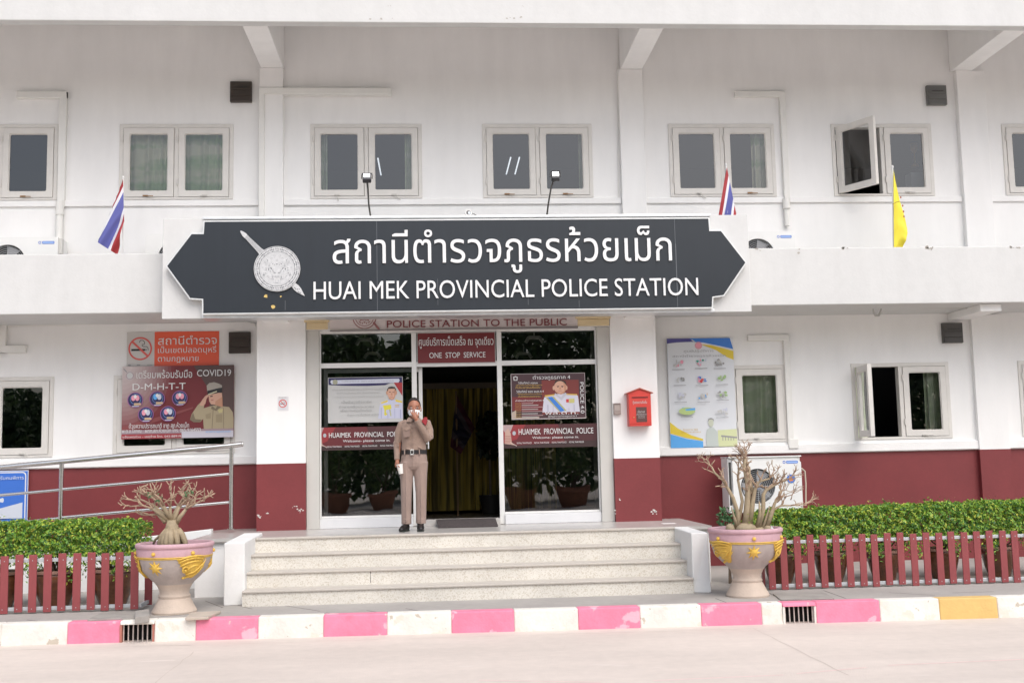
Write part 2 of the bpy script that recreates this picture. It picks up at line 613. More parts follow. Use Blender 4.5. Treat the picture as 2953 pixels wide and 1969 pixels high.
def kerb_y(x): return 11.50 - 0.033 * x
j = MB()
def strip(mb, a, b, w, z):
    a, b = Vector(a), Vector(b)
    d = (b - a); d.normalize()
    s = Vector((-d.y, d.x, 0)) * w * 0.5
    mb.add([(a - s).xy.to_3d() + Vector((0, 0, z)), (a + s).xy.to_3d() + Vector((0, 0, z)), (b + s).xy.to_3d() + Vector((0, 0, z)), (b - s).xy.to_3d() + Vector((0, 0, z))], [(0, 3, 2, 1)])
def rpt(px, py): return on_z(px, py, ROADZ)
for a, b in (((1731, 1442), (1950, 1550)), ((445, 1496), (330, 1590))):
    A, B = rpt(*a), rpt(*b)
    pts = [A.lerp(B, t / 9) + Vector((random.uniform(-.012, .012), 0, 0)) for t in range(10)]
    for p, q in zip(pts, pts[1:]): strip(j, p, q, random.uniform(0.005, 0.011), ROADZ + 0.0012)
for x0, x1, dy in ((-6, -1.4, 0.30), (-1.2, 3.2, 0.27), (3.3, 7.5, 0.33)):
    pts = [Vector((x0 + (x1 - x0) * t / 14, kerb_y(x0 + (x1 - x0) * t / 14) - dy + random.uniform(-.02, .02), 0)) for t in range(15)]
    for p, q in zip(pts, pts[1:]):
        if random.random() < 0.8: strip(j, p, q, random.uniform(0.004, 0.01), ROADZ + 0.0012)
jo = j.build('road_joint', mat('joint_road', (0.52, 0.445, 0.39), 0.9)); tag(jo, kind='structure')
pm = MB()
for a, b in (((1500, 1562), (1800, 1549)), ((1830, 1546), (1990, 1532)), ((2040, 1527), (2352, 1513)), ((1100, 1561), (1380, 1566))):
    strip(pm, rpt(*a), rpt(*b), 0.035, ROADZ + 0.0012)
tag(pm.build('road_marking', mat('faded_pink_line', (0.72, 0.56, 0.52), 0.85, var=0.1, vscale=12)), kind='structure')

pv = MB()
xs = np.linspace(-40, 40, 41)
for xa, xb in zip(xs, xs[1:]):
    pv.add([(xa, kerb_y(xa) + 0.15, 0), (xb, kerb_y(xb) + 0.15, 0), (xb, 16.5, 0), (xa, 16.5, 0)], [(0, 1, 2, 3)])
pvo = pv.build('pavement', pave_m); tag(pvo, kind='structure')
pj = MB()
def gpt(px, py): return on_z(px, py, 0.0)
Zg = zoom(0, 1250, 960, 2094); Zc = zoom(600, 1400, 1000, 2352); Zr = zoom(1953, 1250, 1000, 2181)
for z_, a, b in ((Zg, (170, 1170), (250, 1180)), (Zg, (900, 1160), (1330, 1120)), (Zc, (800, 860), (880, 872)), (Zc, (1075, 845), (1180, 862)),
                 (Zc, (1340, 832), (1450, 852)), (Zc, (935, 880), (985, 878)), (Zc, (230, 820), (300, 835)), (Zc, (-20, 780), (100, 826)), (Zr, (1330, 998), (1620, 1016)), (Zr, (240, 1035), (320, 1065)),
                 (Zr, (580, 1003), (660, 1040)), (Zr, (920, 985), (1060, 1035)), (Zr, (1730, 1000), (1990, 992)), (Zc, (440, 800), (760, 850))):
    A, B = gpt(*z_(*a)), gpt(*z_(*b))
    strip(pj, A, B, 0.012, 0.0012)
tag(pj.build('pavement_joint', dark_gap), kind='structure')
# raised concrete covers in the pavement beside the urns
def slab(label, pts, h, m=slab_m):
    q = [on_z(a, b, h) for a, b in pts]
    o = MB()
    o.hexa([(p.x, p.y, 0.001) for p in q], [(p.x, p.y, h) for p in q])
    tag(o.build('drain_cover', m, bevel=0.006), label, 'concrete cover', 'concrete covers on the pavement')
slab('grey concrete drain cover lying on the pavement left of the left urn', [Zg(550, 1166), Zg(940, 1150), Zg(905, 1117), Zg(640, 1119)], 0.025)
slab('small concrete block wedged between the fence end and the left urn', [Zg(848, 1152), Zg(940, 1140), Zg(938, 1100), Zg(850, 1112)], 0.07)
slab('pale concrete block at the right foot of the left urn', [Zg(1165, 1155), Zg(1310, 1150), Zg(1390, 1112), Zg(1200, 1122)], 0.03, mat('tan_concrete', (0.50, 0.43, 0.36), 0.9, var=0.12, vscale=6))
slab('grey concrete drain cover on the pavement right of the right urn', [Zr(650, 1040), Zr(990, 1033), Zr(915, 988), Zr(600, 1003)], 0.015)

# kerb, painted in blocks
kpink = mat('kerb_pink', (0.80, 0.24, 0.36), 0.7, var=0.14, vscale=5, bump=0.3, bscale=40, var2=(18, 0.06), spots=[(4, 0.60, (0.86, 0.42, 0.50)), (9, 0.69, (0.64, 0.52, 0.47)), (30, .74, (.45, .38, .34))])
kwhite = mat('kerb_white', (0.78, 0.75, 0.69), 0.75, var=0.12, vscale=4, bump=0.45, bscale=30, var2=(15, 0.06), spots=[(5, 0.60, (0.70, 0.655, 0.57)), (8, 0.655, (0.52, 0.46, 0.38)), (24, 0.70, (0.34, 0.30, 0.25))])
kyellow = mat('kerb_ochre', (0.70, 0.47, 0.17), 0.75, var=0.12, vscale=5, bump=0.3, bscale=40)
def kx(px, py):                               # where the kerb face is hit
    t = 11.5
    for _ in range(6):
        p = at(px, py, t); t = kerb_y(p.x)
    return p.x
def kpy(px): return 1458 - (px - 960) * 0.033 - 30
bounds = [(-700, 'w'), (2, 'w'), (155, 'p'), (276, 'g'), (355, 'w'), (450, 'p'), (593, 'w'), (743, 'p'), (889, 'w'), (1037, 'p'), (1181, 'w'), (1328, 'p'),
          (1470, 'w'), (1610, 'p'), (1749, 'w'), (1797, 'g'), (1874, 'p'), (2020, 'w'), (2157, 'y'), (2290, 'w'), (2950, 'w')]
kb = MB()
grates = []
bxs = [(kx(b, kpy(b)), c) for b, c in bounds]
def kseg(x0, x1, zlo, zhi, mi, inset=0.0):
    y0, y1 = kerb_y(x0) + inset, kerb_y(x1) + inset
    kb.hexa([(x0, y0 - 0.02, zlo), (x1, y1 - 0.02, zlo), (x1, y1 + 0.16, zlo), (x0, y0 + 0.16, zlo)],
            [(x0, y0, zhi), (x1, y1, zhi), (x1, y1 + 0.16, zhi), (x0, y0 + 0.16, zhi)], mi)
for (x0, c), (x1, _) in zip(bxs, bxs[1:]):
    if c == 'g':
        kseg(x0, x1, -0.035, 0.006, 1 if x0 > 0 else 0)
        grates.append((x0, x1))
    else:
        kseg(x0, x1, ROADZ - 0.05, 0.004 + random.uniform(0, .003), {'w': 0, 'p': 1, 'y': 2}[c])
ko = kb.build('kerb', [kwhite, kpink, kyellow], bevel=0.012); tag(ko, kind='structure')
for i, (x0, x1) in enumerate(grates):
    t = thing('storm_drain', 'rusty barred storm drain set in the pink end of the kerb below the left urn' if i == 0 else
              'white barred storm drain set in the kerb below the right urn', 'storm drain', ((x0 + x1) / 2, kerb_y((x0 + x1) / 2), ROADZ), 'storm drains in the kerb')
    hole = MB(); ym = kerb_y((x0 + x1) / 2)
    hole.box(x0, x1, ym + 0.13, ym + 0.15, ROADZ - 0.05, -0.035)
    hole.box(x0, x1, ym + 0.02, ym + 0.13, ROADZ - 0.05, ROADZ - 0.03)
    hole.build('cavity', mat('drain_black', (0.006, 0.006, 0.006), 1.0), t)
    fr = MB(); fm = rust_m if i == 0 else kwhite
    fr.box(x0, x0 + 0.02, ym - 0.012, ym + 0.05, ROADZ, -0.037); fr.box(x1 - 0.02, x1, ym - 0.012, ym + 0.05, ROADZ, -0.037)
    fr.build('frame', mat('drain_frame_red', (0.45, 0.17, 0.13), .8) if i == 0 else kwhite, t)
    for k in range(7):
        xx = x0 + 0.03 + (x1 - x0 - 0.06) * k / 6
        b = MB(); b.tube([(xx, ym + 0.02, ROADZ), (xx, ym + 0.025, -0.036)], 0.0065, 6)
        b.build('bar', mat('bar_paint', (0.60, 0.52, 0.48), .7, var=.3, vscale=30), t)

# ------------------------------------------------------------------ the building
B = thing('police_station', 'white two storey police station with maroon base and deep balcony over the entrance', 'building', (0, WALL, 0))
Z1 = zoom(0, 0, 1000, 2091); Z2 = zoom(1000, 0, 1000, 2091); Z3 = zoom(1953, 0, 1000, 2091)
Z4 = zoom(0, 600, 1000, 2091); Z5 = zoom(800, 850, 1000, 2091); Z6 = zoom(1953, 600, 1000, 2091)

def wall_with_holes(name, x0, x1, z0, z1, holes, y, thick, mats, zsplit=None, parent=B):
    xs = sorted({x0, x1, *[h[0] for h in holes], *[h[1] for h in holes]})
    zs = sorted({z0, z1, *[h[2] for h in holes], *[h[3] for h in holes], *([zsplit] if zsplit else [])})
    o = MB()
    for xa, xb in zip(xs, xs[1:]):
        for za, zb in zip(zs, zs[1:]):
            cx, cz = (xa + xb) / 2, (za + zb) / 2
            if any(h[0] < cx < h[1] and h[2] < cz < h[3] for h in holes): continue
            mi = 1 if (zsplit and cz < zsplit) else 0
            o.add([(xa, y, za), (xb, y, za), (xb, y, zb), (xa, y, zb)], [(0, 1, 2, 3)], mi)
            o.add([(xa, y + thick, za), (xb, y + thick, za), (xb, y + thick, zb), (xa, y + thick, zb)], [(3, 2, 1, 0)], mi)
    for xa, xb, za, zb in holes:
        o.add([(xa, y, za), (xa, y + thick, za), (xa, y + thick, zb), (xa, y, zb)], [(0, 3, 2, 1)], 0)
        o.add([(xb, y, za), (xb, y + thick, za), (xb, y + thick, zb), (xb, y, zb)], [(0, 1, 2, 3)], 0)
        o.add([(xa, y, za), (xb, y, za), (xb, y + thick, za), (xa, y + thick, za)], [(0, 1, 2, 3)], 0)
        o.add([(xa, y, zb), (xb, y, zb), (xb, y + thick, zb), (xa, y + thick, zb)], [(3, 2, 1, 0)], 0)
    return o.build(name, mats, parent)

UZ0, UZ1 = 5.245, 6.325
LZ0, LZ1 = 1.705, 2.795
up_win = [(-6.72, -5.17), (-4.335, -2.765), (-1.69, -0.115), (0.75, 2.335), (3.455, 5.02), (5.875, 7.39), (8.47, 9.9)]
lo_win = [(-6.75, -5.155), (-4.36, -2.72), (3.50, 5.02), (5.98, 7.42), (8.46, 9.9)]
HO = 0.0
wall_with_holes('wall', -12, 14, 3.6, 7.80, [(a, b, UZ0, UZ1) for a, b in up_win], WALL, 0.2, [white_wall])
wall_with_holes('wall', -12, -2.1, -0.02, 3.6, [(a, b, LZ0, LZ1) for a, b in lo_win[:2]], WALL, 0.2, [white_wall, red_wall], 1.545)
wall_with_holes('wall', 2.5, 14, -0.02, 3.6, [(a, b, LZ0, LZ1) for a, b in lo_win[2:]], WALL, 0.2, [white_wall, red_wall], 1.53)

def make_window(x0, x1, z0, z1, kind='pair', open_left=0.0, hinge_sash=(True, True), parent=B, y=WALL):
    """outer frame with two casements; open_left = angle the left casement stands open"""
    fr = MB()
    fw = 0.055
    xm = (x0 + x1) / 2
    outer = [(x0, z0), (x1, z0), (x1, z1), (x0, z1)]
    fr.ring(outer, [(x0 + fw, z0 + fw * .6), (x1 - fw, z0 + fw * .6), (x1 - fw, z1 - fw), (x0 + fw, z1 - fw)], y - 0.018, y + 0.10)
    fr.box(xm - 0.03, xm + 0.03, y - 0.015, y + 0.10, z0 + fw * .6, z1 - fw)
    w = fr.build('window', frame_m, parent, bevel=0.005)
    for s, (a, b) in enumerate(((x0 + fw + .004, xm - 0.034), (xm + 0.034, x1 - fw - .004))):
        ang = open_left if s == 0 else 0.0
        za, zb = z0 + fw * .6 + .004, z1 - fw - .004
        sw = 0.078
        ya, yb = y - 0.026, y + 0.03
        sb = MB()
        inner = rrect(a + sw, b - sw, za + sw, zb - sw, 0.025)
        n = len(inner) // 4
        outer = rrect(a, b, za, zb, 0.002)
        sb.ring(outer, inner, ya, yb)
        lip = rrect(a + sw + 0.012, b - sw - 0.012, za + sw + 0.012, zb - sw - 0.012, 0.02)
        sb.ring(inner, lip, y - 0.012, y + 0.012)
        gl = MB(); gl.sheet(rrect(a + sw + .008, b - sw - .008, za + sw + .008, zb - sw - .008, 0.02), y)
        hn = MB()
        for zz in (za + .16, zb - .2):
            hn.tube([(a - 0.012, ya - 0.008, zz), (a - 0.012, ya - 0.008, zz + .09)], 0.009, 8)
        if ang:
            c, s_ = math.cos(ang), math.sin(ang)
            for mb in (sb, gl):
                mb.v = [(a + (vx - a) * c + (vy - ya) * s_, ya - (vx - a) * s_ + (vy - ya) * c, vz) for vx, vy, vz in mb.v]
        so = sb.build('casement', frame_m, w)
        gl.build('pane', pane_up, w)
        hn.build('hinge', frame_m, w)
        if not ang and kind != 'nolatch':
            lt = MB(); cx = (a + b) / 2 + random.uniform(-.08, .02)
            lt.box(cx - 0.035, cx + 0.035, ya - 0.014, ya - 0.002, za + 0.004, za + 0.022)
            q = random.random()
            if q < .5: lt.tube([(cx, ya - .02, za + .008), (cx + random.choice((-.06, .02, .09)), ya - .03, za - random.choice((.005, .07, .08)))], 0.0055, 6)
            else: lt.tube([(cx, ya - .02, za + .01), (cx + .11, ya - .022, za + .006)], 0.0055, 6)
            lt.build('latch', random.choice((grey_pil, rust_m, grey_pil)), w)
    return w

for i, (a, b) in enumerate(up_win):
    make_window(a, b, UZ0, UZ1, open_left=R(60) if i == 5 else 0)
for i, (a, b) in enumerate(lo_win):
    make_window(a, b, LZ0, LZ1, open_left=R(97) if i == 3 else 0)

# pillars of the upper floor, sill bands, beams under the roof
for xa, xb in ((-7.6, -7.26), (-2.395, -2.06), (2.735, 3.09), (7.79, 8.22)):
    MB().box(xa, xb, WALL - 0.09, WALL + .05, 3.6, 7.12).build('pillar', white_wall, B, bevel=0.008)
for xa, xb in ((-12, -7.603), (-7.257, -2.398), (-2.057, 2.732), (3.093, 7.787), (8.223, 14)):
    MB().box(xa, xb, WALL - 0.035, WALL + .05, 5.15, 5.232).build('sill_band', white_wall, B, bevel=0.006)
for xa, xb in ((-12, -2.323), (3.023, 14)):
    MB().box(xa, xb, WALL - 0.05, WALL + .05, 1.555 if xa < 0 else 1.54, 1.66).build('sill_band', white_wall, B, bevel=0.006)
for px in ((627, 162), (1448, 158), (2205, 172)):
    p = at(px[0], px[1], WALL)
    MB().box(p.x - .16, p.x + .16, ROOFY + .16, WALL - 0.001, 7.122, 7.80).build('roof_beam', white_wall, B, bevel=0.01)
p = at(-360, 170, WALL); MB().box(-7.6, -7.26, ROOFY + .16, WALL - .001, 7.122, 7.80).build('roof_beam', white_wall, B, bevel=0.01)
ro = MB()
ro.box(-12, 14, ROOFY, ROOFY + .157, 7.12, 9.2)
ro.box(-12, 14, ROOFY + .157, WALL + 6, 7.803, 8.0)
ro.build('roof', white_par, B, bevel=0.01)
# wall pillar on the ground floor, right
a_, b_ = at(2236, 900, WALL), at(2306, 900, WALL)
lp = MB(); lp.box(a_.x, b_.x, WALL - 0.075, WALL + .05, 1.53, 3.47, 0); lp.box(a_.x - .003, b_.x + .003, WALL - 0.078, WALL + .05, -0.02, 1.53, 1)
lp.build('pillar', [white_wall, red_wall], B)

# balcony slab and parapet
bal = MB()
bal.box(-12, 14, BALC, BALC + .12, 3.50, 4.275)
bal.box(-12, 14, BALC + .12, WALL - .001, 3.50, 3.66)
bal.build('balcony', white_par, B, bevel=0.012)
for px, w_ in (((2236, 700), .3), ((-60, 700), .3), ((640, 730), .34), ((1455, 730), .34)):
    p = at(*px, 15.0)
    MB().box(p.x - w_ / 2, p.x + w_ / 2, BALC + .121, WALL - .002, 3.40, 3.499).build('balcony_beam', white_wall, B, bevel=.006)

# entrance columns with maroon bases
for xa, xb, zs in ((-2.32, -1.685, 1.545), (2.40, 3.02, 1.515)):
    c = MB(); c.box(xa, xb, COLY, WALL + .1, zs, 3.497, 0); c.box(xa, xb, COLY, WALL + .1, LAND - .3, zs, 1)
    c.build('entrance_column', [white_wall, red_wall], B)
# pilasters and shop front
pl = MB(); pl.box(-1.683, -1.515, COLY + .07, WALL, LAND, 3.30); pl.build('pilaster', grey_pil, B, bevel=.004)
pl = MB(); pl.box(2.225, 2.398, COLY + .07, WALL, LAND, 3.30); pl.build('pilaster', grey_pil, B, bevel=.004)
hd = MB()
hd.box(-1.683, 2.398, COLY + .02, WALL, 3.305, 3.498)
hd.build('header', white_wall, B)
for xa, xb in ((-1.70, -1.37), (1.93, 2.41)):
    cm = MB(); cm.box(xa, xb, COLY - .03, COLY + .018, 3.40, 3.498); cm.box(xa + .03, xb - .02, COLY - .012, COLY + .019, 3.305, 3.397)
    cm.build('moulding', cream, B, bevel=.006)

FX0, FX1 = -1.515, 2.225
m1 = at(952, 900, GLY).x; m2 = at(1148, 900, GLY).x
TR = 2.83
zb0 = 0.80
sf = MB()
sf.box(FX0, FX0 + .02, GLY - .03, GLY + .04, LAND + .13, 3.30); sf.box(FX1 - .02, FX1, GLY - .03, GLY + .04, LAND + .13, 3.30)
sf.box(FX0 + .02, FX1 - .02, GLY - .03, GLY + .04, 3.262, 3.304)
sf.box(FX0 + .02, FX1 - .02, GLY - .032, GLY + .04, TR - .03, TR + .035)
for xm in (m1, m2): sf.box(xm - .033, xm + .033, GLY - .036, GLY + .042, LAND + .005, 3.26)
sf.box(FX0 + .021, m1 - .034, GLY - .03, GLY + .04, LAND + .13, zb0 + .04); sf.box(m2 + .034, FX1 - .021, GLY - .03, GLY + .04, LAND + .13, zb0 + .04)
sf.build('door_frame', alu_white, B, bevel=.003)
for xa, xb in ((FX0, m1 - .034), (m2 + .034, FX1)):
    MB().box(xa, xb, GLY - .07, GLY + .1, LAND, LAND + .128).build('plinth', mat('white_plinth', (0.72, 0.72, 0.73), .45, var=.05, vscale=4), B, bevel=.006)
MB().box(m1 + .034, m2 - .034, GLY - .10, GLY + .12, LAND, LAND + .085).build('threshold', landing_m, B)
for xa, xb, za, zb in ((FX0 + .02, m1 - .033, zb0 + .04, TR - .03), (m2 + .033, FX1 - .02, zb0 + .04, TR - .03), (FX0 + .02, m1 - .033, TR + .035, 3.262), (m2 + .033, FX1 - .02, TR + .035, 3.262), (m1 + .033, m2 - .033, TR + .035, 3.262)):
    MB().add([(xa, GLY, za), (xb, GLY, za), (xb, GLY, zb), (xa, GLY, zb)], [(0, 1, 2, 3)]).build('glass_pane', pane_door, B)
# the sliding door leaf, pushed open behind the left pane
dx1 = at(971, 950, GLY + .09).x
dr = MB(); dr.box(dx1 - .05, dx1, GLY + .06, GLY + .10, LAND + .03, TR - .035); dr.box(dx1 - 1.32, dx1 - 1.27, GLY + .06, GLY + .10, LAND + .03, TR - .035)
dr.box(dx1 - 1.27, dx1 - .05, GLY + .062, GLY + .098, LAND + .03, LAND + .11); dr.box(dx1 - 1.27, dx1 - .05, GLY + .062, GLY + .098, TR - .09, TR - .035)
do = dr.build('sliding_door', alu_white, B, bevel=.003)
MB().add([(dx1 - 1.27, GLY + .08, LAND + .11), (dx1 - .05, GLY + .08, LAND + .11), (dx1 - .05, GLY + .08, TR - .09), (dx1 - 1.27, GLY + .08, TR - .09)], [(0, 1, 2, 3)]).build('pane', pane_door, do)
hz = at(984, 1020, GLY + .03)
MB().tube([(hz.x - .05, GLY + .05, hz.z + .01), (hz.x, GLY + .03, hz.z + .01), (hz.x, GLY + .03, hz.z + .09), (hz.x, GLY + .03, hz.z - .06)], .009, 8).build('handle', alu_white, do)

# rooms behind
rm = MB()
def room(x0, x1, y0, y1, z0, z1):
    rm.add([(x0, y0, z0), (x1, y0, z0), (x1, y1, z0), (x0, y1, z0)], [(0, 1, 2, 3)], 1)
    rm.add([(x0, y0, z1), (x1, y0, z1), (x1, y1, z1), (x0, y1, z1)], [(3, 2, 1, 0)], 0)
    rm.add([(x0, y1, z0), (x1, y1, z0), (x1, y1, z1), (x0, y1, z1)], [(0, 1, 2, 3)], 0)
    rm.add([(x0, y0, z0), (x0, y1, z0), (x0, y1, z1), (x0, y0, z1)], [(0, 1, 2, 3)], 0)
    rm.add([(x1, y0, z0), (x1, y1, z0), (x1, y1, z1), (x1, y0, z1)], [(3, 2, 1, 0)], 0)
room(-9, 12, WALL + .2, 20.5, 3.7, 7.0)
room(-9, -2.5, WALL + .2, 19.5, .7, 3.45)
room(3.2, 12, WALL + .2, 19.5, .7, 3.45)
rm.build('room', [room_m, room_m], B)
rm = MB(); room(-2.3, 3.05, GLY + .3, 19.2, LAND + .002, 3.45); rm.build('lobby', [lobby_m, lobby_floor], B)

# cable ducts on the facade
def duct(pts, w=.085, d=.06, y=WALL, clips=()):
    o = MB()
    for (xa, za), (xb, zb) in zip(pts, pts[1:]):
        o.box(min(xa, xb) - w / 2, max(xa, xb) + w / 2, y - d, y + .002, min(za, zb) - w / 2, max(za, zb) + w / 2)
        y += .0023
    for x, z, ww in clips: o.box(x - ww, x + ww, WALL - d - .012, WALL, z - .03, z + .03)
    return o.build('duct', pipe_m, B, bevel=.008)
def wp(px, py, y=WALL): q = at(px, py, y); return (q.x, q.z)
def H(a, b): return [a, (b[0], a[1])]
def L3(a, b, c): return [wp(*a), (wp(*b)[0], wp(*a)[1]), (wp(*b)[0], wp(*c)[1])]
duct(L3((50, 221), (148, 221), (142, 470)), .1, .07)
q = wp(141, 470); r2 = wp(143, 580)
MB().tube([(q[0], WALL - .06, q[1] + .03), (q[0], WALL - .06, q[1] - .16)], .055, 14).tube([(q[0], WALL - .06, q[1] - .16), (q[0], WALL - .06, q[1] - .25), (q[0], WALL - .06, r2[1] - .2)], [.042, .05, .05], 14).build('downpipe', pipe_m, B, smooth=30)
duct([wp(893, 215), (wp(604, 215)[0], wp(893, 215)[1] - .01), (wp(604, 215)[0], wp(604, 520)[1])], .08, .125)
duct(L3((1692, 219), (1794, 219), (1800, 460)), .085, .065)
q = wp(1803, 466); MB().tube([(q[0], WALL - .06, q[1] + .05), (q[0], WALL - .06, q[1] - .1)], .052, 14).tube([(q[0], WALL - .05, q[1] - .1), (q[0], WALL - .05, q[1] - .35)], .035, 12).build('downpipe', pipe_m, B, smooth=30)
duct(L3((1722, 777), (1803, 777), (1806, 1018)), .085, .065)
duct(L3((54, 802), (8, 802), (8, 700)), .1, .07)
q = wp(1812, 1020); MB().box(q[0] - .02, q[0] + .12, WALL - .07, WALL, 1.6, 1.74).build('duct', pipe_m, B, bevel=.01)
# cable along the soffits
cb = MB(); pts = [at(*Z4(a, b), WALL - .03) for a, b in ((30, 712), (400, 705), (700, 692), (1000, 688), (1300, 686), (1480, 688), (1530, 698), (1540, 712))]
cb.tube(pts, .012, 6); cb.build('cable', pipe_m, B)
cb = MB(); yy = BALC + .5; pts = [at(*Z6(a, b), yy) for a, b in ((1140, 592), (1180, 598), (1185, 630), (1195, 648), (1215, 648), (1225, 630), (1232, 602), (1300, 598), (1765, 600))]
cb.tube(pts, .016, 8); cb.build('cable', mat('grey_conduit', (.5, .49, .47), .5), B)
cb = MB(); pts = [at(*Z1(a, b), WALL - .1) for a, b in ((1711, 590), (1714, 780), (1710, 915))]
cb.tube(pts, .007, 6); pts = [at(*Z2(a, b), WALL - .02) for a, b in ((1640, 220), (1632, 430), (1640, 1200))]; cb.tube(pts, .006, 6); cb.build('cable', pipe_m, B)

# flaked paint on columns, parapet and roof edge
def chips(name, m, y, pts, s0, s1, parent=B):
    o = MB()
    for (x, z) in pts:
        r_ = random.uniform(s0, s1); k = random.randint(6, 10)
        ph = random.random() * 6
        o.sheet([(x + r_ * random.uniform(.4, 1.2) * math.cos(ph + 2 * math.pi * i / k), z + r_ * random.uniform(.3, .9) * math.sin(ph + 2 * math.pi * i / k)) for i in range(k)], y)
    return o.build(name, m, parent)
chip_w = mat('bare_plaster', (0.70, 0.66, 0.62), .9); chip_g = mat('flaked_grey', (0.42, 0.39, 0.35), .9)
def cluster(c, n, sx, sz): return [(c[0] + random.gauss(0, sx), c[1] + random.gauss(0, sz)) for _ in range(n)]
P_ = lambda px, py: (at(px, py, COLY).x, at(px, py, COLY).z)
chips('paint_chip', chip_w, COLY - .003, cluster(P_(690, 1172), 7, .02, .02) + cluster(P_(678, 1164), 4, .02, .01) + cluster(P_(597, 1182), 5, .015, .03) + cluster(P_(617, 1179), 2, .01, .01), .006, .02)
chips('paint_chip', chip_w, COLY - .003, cluster(P_(1504, 1176), 7, .02, .012) + cluster(P_(1414, 1172), 3, .008, .02) + cluster(P_(1421, 1145), 2, .01, .02), .006, .022)
Pb = lambda px, py: (at(px, py, BALC).x, at(px, py, BALC).z)
chips('paint_chip', chip_g, BALC - .003, cluster(Pb(1939, 570), 5, .05, .008) + cluster(Pb(2136, 571), 9, .05, .012) + cluster(Pb(1738, 571), 3, .02, .01) + cluster(Pb(2330, 569), 5, .03, .01) + cluster(Pb(1835, 575), 2, .005, .02), .008, .028)
Pr = lambda px, py: (at(px, py, ROOFY).x, at(px, py, ROOFY).z)
chips('paint_chip', chip_g, ROOFY - .003, [Pr(*Z2(a, b)) for a, b in ((250, 38), (264, 38), (1058, 38), (1066, 42), (140, 117), (208, 116), (275, 113), (965, 112), (985, 108), (1010, 112), (1045, 110), (1052, 104))], .005, .022)
chips('paint_chip', mat('wall_smudge', (.62, .60, .56), .9), WALL - .004, cluster(wp(2010, 830), 3, .1, .2), .004, .008)

# ------------------------------------------------------------------ entrance steps and ramp
lc0, lc1 = on_z(513, 1391, 0), on_z(562, 1389, 0)
rc0, rc1 = on_z(1593, 1361, 0), on_z(1634, 1361, 0)
S = thing('entrance_steps', 'four wide cream terrazzo steps up to the entrance landing between white cheek walls', 'steps', (0.3, 12.6, 0))
SX0, SX1 = lc1.x + .0, rc0.x + .0
edges = [(13.36, .68), (13.06, .51), (12.76, .34), (12.46, .17)]
st = MB()
zprev = 0
for i, (y, z) in enumerate(edges):
    zb = edges[i + 1][1] if i < 3 else 0
    y1 = 13.36 + .2
    st.box(SX0, SX1, y, y1 if i else y1, zb - .0 if i < 3 else -.02, z - .025)
st.build('step', terr, S)
ns = MB()
for i, (y, z) in enumerate(edges):
    ns.box(SX0, SX1, y - .022, y + (.32 if i else .10), z - .0245, z)
ns.build('nosing', mat('nosing_terrazzo', (0.52, 0.48, 0.43), .45, var=.1, vscale=30), S, bevel=.006)
ld = MB(); ld.box(-2.85, 3.35, 13.44, GLY + .3, LAND - .04, LAND - .001); ld.build('landing', landing_m, S)
lb = MB(); lb.box(-2.83, 3.33, 13.5, GLY + .25, -.02, LAND - .041); lb.build('landing_base', white_wall, S)
# cheek walls
ck = MB()
zt = at(536, 1246, lc0.y).z
ck.hexa([(lc0.x, lc0.y, 0), (lc1.x, lc1.y, 0), (lc1.x + .0, 13.9, 0), (lc0.x, 13.9, 0)], [(lc0.x, lc0.y + .01, zt), (lc1.x, lc0.y + .01, zt), (lc1.x, 13.9, LAND + .03), (lc0.x, 13.9, LAND + .03)])
ck.build('cheek_wall', mat('cheek_white', (0.77, 0.77, 0.76), .7, var=.06, vscale=3, bump=.2, bscale=30, spots=[(14, .74, (.5, .46, .42))]), S, bevel=.012)
ck = MB()
zt2 = at(1612, 1223, rc0.y).z
ck.hexa([(rc0.x, rc0.y, 0), (rc1.x, rc1.y, 0), (rc1.x, 14.2, 0), (rc0.x, 14.2, 0)], [(rc0.x, rc0.y + .01, zt2), (rc1.x, rc0.y + .01, zt2), (rc1.x, 14.2, zt2 + .02), (rc0.x, 14.2, zt2 + .02)])
ck.build('cheek_wall', MATS['cheek_white'], S, bevel=.012)
crk = MB(); c0 = at(850, 1328 * 0 + 1312, 12.758)
for k in range(5): crk.box(c0.x + .004 * random.random(), c0.x + .008, 12.757, 12.7595, .19 + k * .025, .215 + k * .025)
crk.build('crack', dark_gap, S)

RP = thing('wheelchair_ramp', 'white walled wheelchair ramp sloping down to the left of the landing', 'ramp', (-4.5, 14.3, 0))
RY = 14.55
rp = MB()
rtop = at(563, 1213, RY); rl = at(330, 1239, RY)
sl_ = (rtop.z - rl.z) / (rtop.x - rl.x)
xl = -9.0
pts = [(xl, -.02), (-2.852, -.02), (-2.852, rtop.z), (xl, max(rtop.z + sl_ * (xl - rtop.x), .05))]
rp.prism(pts, RY, RY + .15)
rp.build('side_wall', MATS['cheek_white'], RP, bevel=.008)
rd = MB(); rd.prism([(xl, -.02), (-2.33, -.02), (-2.33, LAND - .002), (-2.85, LAND - .002), (xl, max(LAND + sl_ * (xl + 2.85), .02))], RY + .15, WALL - .001)
rd.build('deck', landing_m, RP)
HR = thing('handrail', 'stainless steel handrail with three rails along the wheelchair ramp', 'handrail', (-4.5, RY + .07, .6))
hy = RY + .07
def hp(a, b): return at(*Zg(a, b), hy)
MB().tube([hp(-300, 243), hp(0, 212), hp(380, 176), hp(1445, 75), hp(1520, 66)], .033, 14).ell(hp(1525, 66), (.02, .033, .033)).build('top_rail', steel, HR, smooth=40)
for ys_ in (((-300, 410), (0, 387), (365, 354), (395, 350), (1440, 253)), ((-300, 602), (0, 572), (365, 532), (395, 527), (1440, 431))):
    MB().tube([hp(*q) for q in ys_], .019, 10).build('lower_rail', steel, HR, smooth=40)
